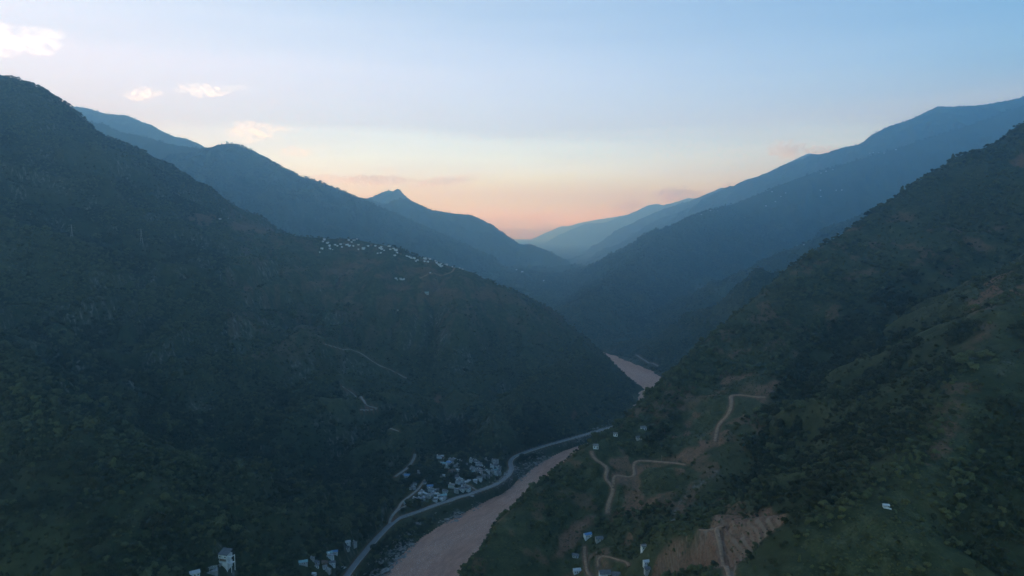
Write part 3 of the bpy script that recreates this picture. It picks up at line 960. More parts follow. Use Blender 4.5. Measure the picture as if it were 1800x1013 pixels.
def build_haze():
    x0, x1, y0, y1, z0, z1 = -30200, 30200, -700, 30200, -9, HAZE_TOP
    v = [(x0, y0, z0), (x1, y0, z0), (x1, y1, z0), (x0, y1, z0), (x0, y0, z1), (x1, y0, z1), (x1, y1, z1), (x0, y1, z1)]
    f = [(0, 3, 2, 1), (4, 5, 6, 7), (0, 1, 5, 4), (1, 2, 6, 5), (2, 3, 7, 6), (3, 0, 4, 7)]
    me = bpy.data.meshes.new('haze')
    me.from_pydata(v, [], f)
    o = bpy.data.objects.new('haze', me)
    COL.objects.link(o)
    m_ = bpy.data.materials.new('valley_haze')
    m_.use_nodes = True
    nt = m_.node_tree
    nt.nodes.clear()
    out = nt.nodes.new('ShaderNodeOutputMaterial')
    pv = nt.nodes.new('ShaderNodeVolumePrincipled')
    pv.inputs['Color'].default_value = (*HAZE_COLOR, 1)
    pv.inputs['Absorption Color'].default_value = (1, 1, 1, 1)
    pv.inputs['Density'].default_value = HAZE_DENSITY
    pv.inputs['Anisotropy'].default_value = HAZE_G
    pv.inputs['Density Attribute'].default_value = ''
    nt.links.new(pv.outputs[0], out.inputs['Volume'])
    me.materials.append(m_)
    o['kind'] = 'stuff'
    o['label'] = 'blue evening haze hanging in the valley air'


HAZE_TOP = float(GH.max()) + 25
HAZE_COLOR = (0.31, 0.67, 1.0)
HAZE_DENSITY = 1.42e-4
HAZE_G = 0.74
build_haze()
print('haze top', HAZE_TOP)

# ------------------------------------------------------------------ object helpers


class MB:
    """collects simple shapes, links them as one mesh object"""

    def __init__(self):
        self.v, self.f, self.m = [], [], []

    def poly(self, pts, faces, mi=0):
        b = len(self.v)
        self.v += [tuple(p) for p in pts]
        self.f += [tuple(i + b for i in q) for q in faces]
        self.m += [mi] * len(faces)
        return self

    def box(self, x0, x1, y0, y1, z0, z1, mi=0):
        return self.poly([(x0, y0, z0), (x1, y0, z0), (x1, y1, z0), (x0, y1, z0), (x0, y0, z1), (x1, y0, z1), (x1, y1, z1), (x0, y1, z1)],
                         [(0, 3, 2, 1), (4, 5, 6, 7), (0, 1, 5, 4), (1, 2, 6, 5), (2, 3, 7, 6), (3, 0, 4, 7)], mi)

    def bar(self, a, b, r, n=5, r2=None, mi=0):
        a, b = Vector(a), Vector(b)
        d = (b - a).normalized()
        u = d.orthogonal().normalized()
        w = d.cross(u)
        r2 = r if r2 is None else r2
        pts = []
        for c, q in ((a, r), (b, r2)):
            for k in range(n):
                t = 2 * math.pi * k / n
                pts.append(c + u * (q * math.cos(t)) + w * (q * math.sin(t)))
        fs = [(k, (k + 1) % n, n + (k + 1) % n, n + k) for k in range(n)] + [tuple(range(n - 1, -1, -1)), tuple(range(n, 2 * n))]
        return self.poly(pts, fs, mi)

    def mesh(self, name, mats, smooth=False):
        me = bpy.data.meshes.new(name)
        me.from_pydata(self.v, [], self.f)
        for m_ in (mats if isinstance(mats, (list, tuple)) else [mats]):
            me.materials.append(m_)
        me.polygons.foreach_set('material_index', self.m)
        if smooth:
            me.polygons.foreach_set('use_smooth', [True] * len(self.f))
        me.update()
        return me

    def build(self, name, mats, parent=None, smooth=False):
        o = bpy.data.objects.new(name, self.mesh(name, mats, smooth))
        COL.objects.link(o)
        o.parent = parent
        return o


def thing(name, label, cat, loc=(0, 0, 0), rz=0.0, group=None, scale=1.0):
    o = bpy.data.objects.new(name, None)
    COL.objects.link(o)
    o.empty_display_size = 1.0
    o.location = loc
    o.rotation_euler = (0, 0, rz)
    o.scale = (scale, scale, scale) if isinstance(scale, (int, float)) else scale
    o['label'] = label
    o['category'] = cat
    if group:
        o['group'] = group
    return o


def part(name, mesh, parent, loc=None, rz=None):
    o = bpy.data.objects.new(name, mesh)
    COL.objects.link(o)
    o.parent = parent
    if loc is not None:
        o.location = loc
    if rz is not None:
        o.rotation_euler = (0, 0, rz)
    return o


ORD = ['', 'second ', 'third ', 'fourth ', 'fifth ', 'sixth ', 'seventh ', 'eighth ', 'ninth ', 'tenth ', 'eleventh ', 'twelfth ', 'thirteenth ', 'fourteenth ', 'fifteenth ', 'sixteenth ']

# ------------------------------------------------------------------ houses
WM = dict(white=mat('white_plaster', (0.74, 0.75, 0.76), 0.85, (0.46, 0.47, 0.48), 0.35), grey=mat('grey_render', (0.42, 0.42, 0.42), 0.9, (0.27, 0.27, 0.27), 0.35),
          pink=mat('pinkish_plaster', (0.62, 0.50, 0.47), 0.9, (0.45, 0.36, 0.34), 0.35), beige=mat('beige_plaster', (0.58, 0.53, 0.45), 0.9, (0.42, 0.38, 0.32), 0.35), brown=mat('mud_brick', (0.24, 0.17, 0.125), 0.95, (0.15, 0.11, 0.085), 0.5))
RM = dict(blue=mat('blue_sheet_metal', (0.10, 0.23, 0.42), 0.5, (0.07, 0.16, 0.32), 0.4, 0.4), teal=mat('teal_sheet_metal', (0.22, 0.38, 0.40), 0.55, (0.15, 0.27, 0.29), 0.4, 0.4), slate=mat('slate_tiles', (0.15, 0.155, 0.17), 0.8, (0.09, 0.092, 0.10), 0.7),
          pale=mat('pale_roof_sheet', (0.48, 0.50, 0.52), 0.6, (0.34, 0.36, 0.38), 0.4), tile=mat('brown_roof_tiles', (0.17, 0.11, 0.085), 0.85, (0.10, 0.07, 0.055), 0.8), slab=mat('roof_slab_concrete', (0.33, 0.33, 0.335), 0.9, (0.17, 0.17, 0.175), 0.4))
GLASS = mat('dark_window_glass', (0.03, 0.035, 0.04), 0.15, (0.02, 0.022, 0.025), 1.0, 0.6)
DOORM = mat('wooden_door', (0.13, 0.08, 0.05), 0.7, (0.08, 0.05, 0.035), 1.5)
FRAME = mat('window_frame_white', (0.7, 0.7, 0.7), 0.6, (0.6, 0.6, 0.6), 1.0)
_mc = {}


def cached(key, fn):
    if key not in _mc:
        _mc[key] = fn()
    return _mc[key]


def window_mesh():
    b = MB()
    b.box(-0.75, 0.75, -0.06, 0.02, -0.75, 0.75, 0)
    b.box(-0.64, 0.64, -0.075, -0.05, -0.64, -0.02, 1)
    b.box(-0.64, 0.64, -0.075, -0.05, 0.04, 0.64, 1)
    return b.mesh('window', [FRAME, GLASS])


def door_mesh():
    return MB().box(-0.6, 0.6, -0.08, 0.02, 0.0, 2.2).mesh('door', DOORM)


def gable_roof(L, D, z, h, ov=0.6):
    b = MB()
    x, y, t = L / 2 + ov, D / 2 + ov, 0.18
    e = z - ov * h / (D / 2)
    for s in (-1, 1):
        P = [(-x, s * y, e), (x, s * y, e), (x, 0, z + h), (-x, 0, z + h)]
        Q = [(p[0], p[1], p[2] + t) for p in P]
        b.poly(P + Q, [(0, 1, 2, 3), (4, 7, 6, 5), (0, 4, 5, 1), (1, 5, 6, 2), (3, 2, 6, 7), (0, 3, 7, 4)])
    return b


# kind: wall, roof, shape, length, depth, wall height, look
KINDS = {
    'F': ('white', 'slab', 'flat', 10, 8, 6.4, 'white flat-roofed house'),
    'G': ('grey', 'slab', 'flat', 10, 8, 6.2, 'bare grey flat-roofed house'),
    'B': ('white', 'blue', 'gable', 12, 7, 4.2, 'house with blue sheet roof'),
    'T': ('grey', 'teal', 'gable', 13, 7, 3.6, 'long house with teal sheet roof'),
    'W': ('white', 'pale', 'gable', 9, 6, 3.8, 'house with pale pitched roof'),
    'S': ('white', 'slate', 'gable', 10, 7, 4.6, 'white house with dark roof'),
    'K': ('brown', 'tile', 'gable', 10, 7, 4.0, 'brown house with tiled roof'),
    'P': ('pink', 'slab', 'flat', 8, 7, 8.6, 'pinkish tall flat-roofed house'),
    'H': ('white', 'slab', 'flat', 7, 6, 8.8, 'narrow white three-storey house'),
    'E': ('beige', 'slab', 'flat', 11, 8, 6.4, 'beige house with balcony'),
    'L': ('white', 'slab', 'flat', 5, 4, 2.8, 'small low white outbuilding'),
    'D': ('grey', 'slate', 'gable', 8, 6, 3.2, 'low dark-roofed grey shed'),
}


def make_house(kind, root, detail=2):
    wall, roof, shape, L, D, Hh, look = KINDS[kind]
    x, y = L / 2, D / 2
    FD = -5.0

    def wall_mesh():
        b = MB().box(-x, x, -y, y, FD, Hh)
        if shape == 'gable':
            h = D * 0.28
            for s in (-1, 1):
                b.poly([(s * x, -y, Hh), (s * x, y, Hh), (s * x, 0, Hh + h), (s * (x - 0.2), -y, Hh), (s * (x - 0.2), y, Hh), (s * (x - 0.2), 0, Hh + h)], [(0, 1, 2) if s > 0 else (2, 1, 0), (3, 5, 4) if s > 0 else (4, 5, 3), (0, 2, 5, 3), (1, 4, 5, 2)])
        return b.mesh('wall', WM[wall])

    def roof_mesh():
        if shape == 'gable':
            return gable_roof(L, D, Hh + 0.02, D * 0.28).mesh('roof', RM[roof])
        b = MB().box(-x - 0.35, x + 0.35, -y - 0.35, y + 0.35, Hh, Hh + 0.25)
        for a in ((-x - 0.35, x + 0.35, -y - 0.35, -y - 0.15), (-x - 0.35, x + 0.35, y + 0.15, y + 0.35), (-x - 0.35, -x - 0.15, -y - 0.148, y + 0.148), (x + 0.15, x + 0.35, -y - 0.148, y + 0.148)):
            b.box(*a, Hh + 0.252, Hh + 0.95)
        return b.mesh('roof', RM[roof])
    part('wall', cached(('w', kind), wall_mesh), root)
    r = part('roof', cached(('r', kind), roof_mesh), root)
    if shape == 'flat' and L > 6 and detail > 0:
        part('stair_hut', cached(('sh', kind), lambda: MB().box(-x + 0.4, -x + 3.2, y - 3.4, y - 0.4, Hh + 0.252, Hh + 2.6).mesh('stair_hut', WM[wall])), r)
    if detail > 1:
        wm = cached('win', window_mesh)
        n = max(2, int(L / 2.8))
        for fl in range(max(1, int(Hh / 3.0))):
            for k in range(n):
                px_ = -x + (k + 0.5) * L / n
                if fl == 0 and k == n // 2:
                    part('door', cached('door', door_mesh), root, (px_, -y, 0.1))
                else:
                    part('window', wm, root, (px_, -y, 1.7 + fl * 2.95))
            part('window', wm, root, (x, 0.0, 1.7 + fl * 2.95), math.pi / 2)
        if kind == 'E':
            b = MB().box(-x, x, -y - 1.4, -y - 0.002, 2.95, 3.1)
            b.box(-x, x, -y - 1.4, -y - 1.3, 3.102, 4.0)
            part('balcony', b.mesh('balcony', WM['white']), root)
    return look


HOUSE_XY = []


def cluster(place, group, rows, detail, size=1.0, face=None, dpy=2.5, far=14000.0, infill=0):
    for rname, items in rows:
        g = np.random.default_rng(len(items) * 7 + int(items[0][0]))
        for it in list(items)[:infill]:
            items.append((it[0] + g.uniform(-6, 6), it[1] + g.uniform(-3.5, 3.5), 'WFLGWS'[int(g.integers(6))], 0.72))
        items = sorted(items, key=lambda q: q[0])
        cnt = {}
        for it in items:
            px, py, kind = it[:3]
            sc = (it[3] if len(it) > 3 else 1.0) * size
            look = KINDS[kind][6]
            tot = sum(1 for q in items if q[2] == kind)
            k = cnt.get(kind, 0)
            cnt[kind] = k + 1
            if tot == 1:
                lab = f'{look}, {rname}'
            elif k == tot - 1:
                lab = f'{look}, rightmost such {rname}'
            else:
                lab = f'{look}, {ORD[k]}{"leftmost" if k == 0 else "from left"} {rname}'
            p = pick(px, py + dpy, 210.0, far)
            rz = (face if face is not None else 0.0) + (hash((px * 7, py * 3)) % 100 / 100 - 0.5) * 0.9
            if len(it) > 4:
                rz = R(it[4])
            o = thing('house', lab, 'house', p, rz, group, sc)
            make_house(kind, o, detail)
            HOUSE_XY.append((p[0], p[1], KINDS[kind][3] * 0.62 * sc + 2.0))


cluster('riverside village', 'houses of the riverside village', [
    ('beside the farm track left of riverside village', [(716, 836, 'B', 1.0, 10), (734, 832, 'D', 0.7), (726, 853, 'D', 0.9), (722, 858, 'L', 1.0), (747, 848, 'L', 1.0)]),
    ('in upper rank of riverside lower left quarter', [(756, 855, 'B', 1.0, 5), (756, 861, 'F', 0.75), (768, 860, 'D', 1.0), (739, 867, 'W', 0.8), (746, 866, 'W', 0.75), (762, 867, 'F', 0.7), (771, 872, 'H', 0.75), (783, 864, 'S', 0.9)]),
    ('in lower rank of riverside lower left quarter', [(779, 871, 'T', 1.0, 20), (776, 877, 'W', 1.0), (755, 873, 'G', 0.9), (746, 874, 'S', 0.9), (738, 878, 'G', 0.85), (729, 877, 'F', 0.75), (716, 883, 'T', 1.0, 35), (723, 882, 'W', 0.7), (764, 878, 'D', 0.9)]),
    ('in the middle of riverside village', [(794, 855, 'E', 1.0, -10), (805, 848, 'F', 0.9), (813, 847, 'H', 0.8), (804, 839, 'S', 0.9), (805, 833, 'L', 1.1), (802, 862, 'G', 0.9), (811, 859, 'S', 0.9), (822, 859, 'S', 1.1, -35), (820, 847, 'W', 0.9), (781, 835, 'W', 0.75), (789, 835, 'D', 0.8), (775, 836, 'D', 0.7)]),
    ('in upper left quarter of riverside village', [(771, 803, 'F', 0.8), (778, 804, 'K', 0.8), (781, 814, 'T', 0.8), (789, 813, 'B', 0.85), (795, 811, 'S', 0.9), (798, 808, 'G', 0.8), (810, 808, 'L', 1.0), (787, 820, 'F', 0.8), (797, 818, 'S', 0.8), (805, 818, 'G', 0.8), (791, 828, 'K', 1.0), (798, 827, 'K', 0.9), (805, 826, 'W', 0.9)]),
    ('in upper rank of riverside right quarter', [(828, 811, 'H', 0.9), (838, 812, 'S', 0.9), (839, 816, 'F', 0.7), (820, 817, 'D', 0.8), (852, 817, 'G', 0.85), (844, 820, 'D', 0.9), (858, 807, 'W', 1.0), (868, 811, 'G', 0.9), (872, 809, 'S', 0.9), (865, 819, 'F', 0.75), (873, 819, 'S', 0.9), (877, 822, 'G', 0.8)]),
    ('in lower rank of riverside right quarter', [(830, 823, 'G', 0.8), (836, 823, 'S', 0.85), (828, 829, 'T', 0.75), (839, 828, 'G', 0.8), (845, 829, 'P', 0.9, 0), (852, 825, 'S', 0.9), (869, 826, 'T', 0.8, 15), (876, 828, 'S', 0.9), (869, 830, 'W', 0.9), (878, 832, 'G', 0.7), (862, 833, 'D', 0.8), (843, 840, 'S', 0.95, -20), (835, 844, 'W', 0.9), (858, 836, 'D', 0.9), (850, 836, 'G', 0.75), (889, 832, 'L', 1.0)]),
], 2, 0.84, face=R(-15), infill=9)
cluster('roadside hamlet', 'houses of the hamlet beside the highway', [
    ('in the highway hamlet at bottom', [(611, 953, 'W', 0.8, 20), (622, 956, 'G', 0.7, -30), (610, 962, 'D', 0.8), (578, 972, 'T', 0.75, 15), (588, 970, 'B', 0.7, 10), (581, 980, 'F', 0.85, 5), (584, 990, 'S', 0.8, 15), (533, 988, 'T', 0.8, 20), (549, 982, 'G', 0.55), (556, 988, 'D', 0.9), (571, 988, 'K', 0.7), (557, 995, 'L', 0.9), (571, 997, 'L', 1.0), (577, 1003, 'G', 0.6), (552, 1008, 'W', 0.6)]),
], 2, 0.92, face=R(5))
cluster('hilltop village', 'houses of the hilltop village', [
    ('at upper left end of the hilltop village', [(570, 421, 'F', 0.9), (575, 427, 'W', 0.9), (579, 432, 'F', 0.8), (580, 437, 'W', 1.0), (566, 437, 'F', 0.9), (562, 443, 'L', 1.0), (589, 430, 'S', 0.8), (593, 432, 'W', 0.8), (599, 429, 'S', 0.9), (601, 434, 'W', 0.9), (605, 428, 'K', 0.9), (609, 430, 'W', 0.8)]),
    ('in centre left part of the hilltop village', [(613, 422, 'W', 0.9), (614, 432, 'F', 0.8), (621, 432, 'W', 0.8), (622, 422, 'S', 0.9), (627, 420, 'W', 0.8), (630, 430, 'S', 0.8), (630, 438, 'W', 0.8), (639, 437, 'F', 1.1), (653, 431, 'K', 0.9), (647, 432, 'S', 0.8), (660, 432, 'W', 0.8)]),
    ('where hilltop village meets terraced field', [(670, 434, 'W', 0.9), (671, 438, 'F', 0.9), (664, 445, 'L', 1.2), (685, 433, 'F', 0.9), (686, 438, 'S', 0.8), (692, 437, 'W', 0.9), (696, 440, 'F', 1.1), (698, 444, 'S', 0.8), (694, 449, 'W', 0.9), (704, 446, 'K', 0.8)]),
    ('on the crest right of hilltop village', [(715, 450, 'W', 0.8), (722, 453, 'F', 0.8), (728, 454, 'F', 0.9), (734, 457, 'W', 0.8), (747, 455, 'F', 1.1), (755, 455, 'F', 1.1), (746, 459, 'S', 0.8), (752, 460, 'W', 0.9)]),
    ('at lower right end of hilltop crest', [(767, 461, 'S', 0.9), (770, 464, 'W', 0.9), (773, 466, 'F', 1.0), (775, 463, 'S', 0.8), (777, 467, 'W', 0.8), (785, 462, 'F', 0.9), (795, 466, 'L', 1.2), (808, 471, 'W', 0.7), (813, 473, 'W', 0.7)]),
    ('among spur fields below hilltop village', [(704, 490, 'F', 0.7), (698, 491, 'D', 0.8), (710, 490, 'L', 1.2), (753, 481, 'K', 0.9), (750, 515, 'T', 1.1, 20), (700, 545, 'D', 0.8)]),
], 0, 0.74, face=R(-25), dpy=1.0, far=2140.0, infill=4)
cluster('far slope', 'tiny far-off houses on the hazy right mountain', [
    ('on the knoll atop the hazy spur', [(1239, 371, 'W'), (1244, 369, 'F'), (1249, 370, 'W'), (1256, 368, 'F'), (1255, 373, 'S'), (1233, 377, 'W'), (1261, 371, 'W')]),
    ('low on the hazy shoulder below the skyline', [(1346, 362, 'F'), (1373, 345, 'W'), (1363, 354, 'W'), (1357, 337, 'F'), (1381, 339, 'W')]),
    ('on the hazy terrace halfway to skyline', [(1442, 334, 'F'), (1470, 334, 'W'), (1480, 334, 'F'), (1443, 345, 'W')]),
    ('in the tiny village above hazy terrace', [(1443, 304, 'W'), (1452, 301, 'F'), (1464, 298, 'W')]),
    ('in the highest village under right skyline', [(1529, 269, 'W'), (1535, 268, 'F'), (1545, 268, 'W'), (1555, 267, 'F'), (1554, 269, 'W'), (1575, 263, 'F')]),
    ('on the green shoulder behind near ridge', [(1395, 433, 'W', 0.6), (1401, 431, 'G', 0.6), (1413, 430, 'F', 0.7), (1429, 422, 'D', 0.6), (1439, 419, 'S', 0.55), (1445, 417, 'W', 0.55), (1474, 409, 'G', 0.6)]),
], 0, 0.95, face=R(20), dpy=0.8)
cluster('left far', 'tiny far-off houses on the left mountains', [
    ('on the far left slope near valley notch', [(908, 474, 'W', 1.3), (918, 478, 'F', 1.4), (956, 493, 'W', 1.2), (962, 494, 'F', 1.2)]),
    ('on the upper left ridge above hilltop village', [(387, 386, 'W', 0.8), (403, 385, 'W', 0.8)]),
], 0, 0.95, face=0, dpy=0.8)
cluster('right hillside', 'huts on the near right hillside', [
    ('beside the dirt track end on right hillside', [(1033, 941, 'B', 0.62, 25), (1053, 948, 'D', 0.85, 10), (1012, 977, 'D', 0.7, -20)]),
    ('at bottom edge of right hillside', [(1014, 1004, 'W', 0.72, 12), (1063, 1012, 'S', 0.95, 5), (1085, 1013, 'D', 1.0, -8)]),
    ('by the ploughed terraces of right hillside', [(1132, 963, 'L', 0.9, 15), (1137, 989, 'W', 0.62, 12), (1139, 1001, 'D', 0.7, 5)]),
    ('high on right hillside above the pale track', [(1131, 754, 'L', 1.2, 10), (1123, 770, 'D', 0.8), (1047, 786, 'L', 1.2, 0), (1082, 764, 'L', 1.0)]),
], 2, 1.0, face=R(10), dpy=2.0)


def look_house():
    p = pick(396, 991)
    o = thing('house', 'tall white building with dark roof and open porch frame on the lower left spur', 'house', p, R(-16), None, 1.06)
    b = MB().box(-5, 5, -3.5, 4.5, -7, 3.0)
    b.box(-5, 3.0, -2.4, 4.5, 3.002, 6.4)
    b.box(-5, 5, -3.5, 4.5, 6.402, 10.4)
    part('wall', b.mesh('wall', WM['white']), o)
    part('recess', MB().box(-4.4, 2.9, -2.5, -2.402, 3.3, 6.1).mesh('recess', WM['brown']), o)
    rf = MB().poly([(-5.4, -4.0, 10.42), (5.4, -4.0, 10.42), (5.4, 5.0, 13.4), (-5.4, 5.0, 13.4), (-5.4, -4.0, 10.7), (5.4, -4.0, 10.7), (5.4, 5.0, 13.7), (-5.4, 5.0, 13.7), ],
                   [(0, 3, 2, 1), (4, 5, 6, 7), (0, 1, 5, 4), (1, 2, 6, 5), (2, 3, 7, 6), (3, 0, 4, 7)])
    part('roof', rf.mesh('roof', RM['slate']), o)
    for x in (-3.1, 2.7):
        w = part('window', cached('win', window_mesh), o, (x, -3.5, 8.4))
        w.scale = (1.15, 1, 0.85)
    pf = MB()
    for x, y in ((5.2, -3.5), (10.0, -3.5), (10.0, 1.5)):
        pf.box(x - 0.25, x + 0.25, y - 0.25, y + 0.25, -6, 9.6)
    pf.box(5.46, 10.25, -3.75, -3.25, 9.62, 10.2)
    pf.box(9.75, 10.25, -3.2, 1.75, 9.62, 10.2)
    pf.box(5.02, 10.2, -3.7, 1.6, 2.7, 3.0)
    part('porch_frame', pf.mesh('porch_frame', WM['white']), o)
    st = MB()
    for k in range(9):
        st.box(-2 - k * 0.9, -1.1 - k * 0.9, -6.5, -3.9, -7, 2.4 - k * 0.62)
    part('steps', st.mesh('steps', RM['slab']), o)
    rl = MB()
    for k in range(8):
        rl.box(-4.9 + k * 1.3, -4.75 + k * 1.3, -3.5, -3.4, 3.05, 4.1)
    rl.box(-5, 5, -3.52, -3.38, 4.102, 4.2)
    part('railing', rl.mesh('railing', FRAME), o)
    HOUSE_XY.append((p[0], p[1], 13))
    q = pick(342, 1012)
    o = thing('house', 'house with a pale grey sheet roof in lower left corner below the white building', 'house', q, R(32), None, 1.0)
    make_house('W', o, 2)
    HOUSE_XY.append((q[0], q[1], 9))
    q = pick(372, 1003)
    o = thing('yard', 'paved yard with pole trellis between the white building and pale-roofed house', 'yard', q, R(20))
    part('slab', MB().box(-6, 6, -4, 4, -5, 0.25).mesh('slab', RM['slab']), o)
    for x in (-5, -1.7, 1.7, 5):
        for y in (-3.4, 3.4):
            part('post', cached('trpost', lambda: MB().bar((0, 0, 0.2), (0, 0, 3.2), 0.1).mesh('post', FRAME)), o, (x, y, 0))
    tb = MB()
    for k in range(9):
        tb.box(-5.4, 5.4, -3.6 + k * 0.9, -3.48 + k * 0.9, 3.21, 3.3)
    part('trellis', tb.mesh('trellis', FRAME), o)
    HOUSE_XY.append((q[0], q[1], 9))


look_house()
print('houses', len(HOUSE_XY), round(time.time() - T0, 1))

# ------------------------------------------------------------------ pylons, poles, cars, drone
STEEL = mat('galvanised_steel', (0.30, 0.31, 0.32), 0.6, (0.22, 0.23, 0.24), 0.3, 0.4, 0.3)


def pylon(px, py, hh, label):
    p = pick(px, py)
    s = hh / 34.0
    o = thing('transmission_pylon', label, 'pylon', (p[0], p[1], p[2] - 1.0), R(20), 'lattice pylons on the left mountains', s)

    def leg():
        b = MB()
        b.bar((3.4, 3.4, -2), (0.75, 0.75, 22), 0.16, 4)
        b.bar((0.75, 0.75, 22), (0.5, 0.5, 34), 0.13, 4)
        return b.mesh('leg', STEEL)
    lm = cached('pyleg', leg)
    for k in range(4):
        part('leg', lm, o, rz=k * math.pi / 2)

    def brace():
        b = MB()
        zs = [0, 6, 11, 15.5, 19, 22, 24.5, 27, 29.5, 32]
        w = lambda z: 3.4 - (3.4 - 0.75) * (z + 2) / 24 if z < 22 else 0.75 - 0.25 * (z - 22) / 12
        for z0, z1 in zip(zs[:-1], zs[1:]):
            a, c = w(z0), w(z1)
            for k in range(4):
                t = k * math.pi / 2
                rot = lambda x, y, z: (x * math.cos(t) - y * math.sin(t), x * math.sin(t) + y * math.cos(t), z)
                b.bar(rot(a, a, z0), rot(-c, c, z1), 0.09, 3)
                b.bar(rot(-a, a, z0), rot(c, c, z1), 0.09, 3)
        return b.mesh('bracing', STEEL)
    part('bracing', cached('pybr', brace), o)

    def arm(w):
        b = MB()
        for s_ in (-1, 1):
            for y in (-0.5, 0.5):
                b.bar((s_ * 0.5, y, 0), (s_ * w, 0, 0.3), 0.11, 4)
            b.bar((s_ * 0.5, 0, 1.4), (s_ * w, 0, 0.3), 0.1, 4)
            b.bar((s_ * w, 0, 0.3), (s_ * w, 0, -1.6), 0.09, 4)
        return b.mesh('cross_arm', STEEL)
    for z, w in ((23, 5.2), (27.5, 6.2), (32, 4.6)):
        part('cross_arm', cached(('arm', w), lambda: arm(w)), o, (0, 0, z))


pylon(127, 426, 38, 'pale lattice pylon standing leftmost on the left mountain rib')
pylon(249, 430, 36, 'fainter lattice pylon in the fold right of the leftmost pylon')
pylon(487, 398, 40, 'hazy small lattice pylon against the slope behind the long spur')

POLE = mat('weathered_pole', (0.30, 0.27, 0.24), 0.9, (0.2, 0.18, 0.16), 1.0)


def pole(px, py, label):
    p = pick(px, py)
    o = thing('utility_pole', label, 'pole', (p[0], p[1], p[2] - 0.5), R(30), 'utility poles by the dirt tracks')
    part('post', cached('pp', lambda: MB().bar((0, 0, 0), (0, 0, 8.5), 0.2, 6, 0.14).mesh('post', POLE)), o)
    part('cross_bar', cached('pc', lambda: MB().box(-0.9, 0.9, -0.08, 0.08, 7.6, 7.8).mesh('cross_bar', POLE)), o)


pole(1163, 813, 'thin utility pole beside the level dirt track on right hillside')
pole(1232, 776, 'thin utility pole above the red soil patch on right hillside')
pole(1048, 984, 'thin utility pole between the lower huts of right hillside')

PAINT = mat('white_car_paint', (0.75, 0.76, 0.78), 0.35, (0.7, 0.71, 0.73), 0.5, 0.5)
TYRE = mat('tyre_rubber', (0.03, 0.03, 0.03), 0.8, (0.02, 0.02, 0.02), 1.0)


def car(px, py, rz, label):
    p = pick(px, py)
    o = thing('parked_car', label, 'car', p, rz, 'cars parked at the hamlet lane')

    def body():
        b = MB()
        prof = [(-2.2, 0.35), (-2.25, 0.8), (-1.9, 1.0), (-1.45, 1.05), (-0.75, 1.5), (0.75, 1.5), (1.5, 0.98), (2.15, 0.85), (2.25, 0.6), (2.2, 0.35)]
        n = len(prof)
        P = [(x, -0.85, z) for x, z in prof] + [(x, 0.85, z) for x, z in prof]
        b.poly(P, [tuple(range(n)), tuple(range(2 * n - 1, n - 1, -1))] + [((k + 1) % n, k, n + k, n + (k + 1) % n) for k in range(n)])
        return b.mesh('body', PAINT)
    part('body', cached('cbody', body), o)

    def glass():
        b = MB()
        for s in (-1, 1):
            y = s * 0.86
            b.poly([(-1.2, y, 1.08), (1.2, y, 1.05), (0.7, y, 1.43), (-0.7, y, 1.43)], [(0, 1, 2, 3) if s < 0 else (3, 2, 1, 0)])
        b.poly([(0.82, -0.75, 1.47), (0.82, 0.75, 1.47), (1.46, 0.75, 1.03), (1.46, -0.75, 1.03)], [(3, 2, 1, 0)])
        return b.mesh('window', GLASS)
    part('window', cached('cglass', glass), o)
    for x in (-1.4, 1.4):
        for y in (-0.8, 0.8):
            part('wheel', cached('cwheel', lambda: MB().bar((0, -0.12, 0.33), (0, 0.12, 0.33), 0.33, 10).mesh('wheel', TYRE)), o, (x, y, 0))


car(601, 997, R(50), 'white car parked at the left edge of the lane beside bottom highway bend')
car(606, 999, R(60), 'white car parked nearest the highway at bottom bend')


def field_hut():
    p = pick(1557, 893)
    o = thing('field_hut', 'tiny white field hut alone on the grassy knoll at lower right', 'hut', p, R(-12))
    part('roof', gable_roof(3.4, 2.6, 2.1, 0.55, 0.35).mesh('roof', RM['pale']), o)
    wl = MB().box(-1.7, 1.7, -1.3, -1.15, -1.5, 1.0)
    wl.box(-1.7, 1.7, 1.15, 1.3, -1.5, 2.05)
    wl.box(-1.7, -1.55, -1.14, 1.14, -1.5, 1.6)
    part('wall', wl.mesh('wall', WM['white']), o)
    for x in (-1.6, 1.6):
        for y in (-1.22, 1.0):
            part('post', cached('hutpost', lambda: MB().box(-0.07, 0.07, -0.07, 0.07, -1.2, 2.05).mesh('post', FRAME)), o, (x, y, 0.01))
    part('apron', MB().box(1.8, 3.0, -1.5, -0.4, -1.2, 0.25).mesh('apron', WM['white']), o)
    HOUSE_XY.append((p[0], p[1], 4))


field_hut()

# ------------------------------------------------------------------ rocks on the river banks


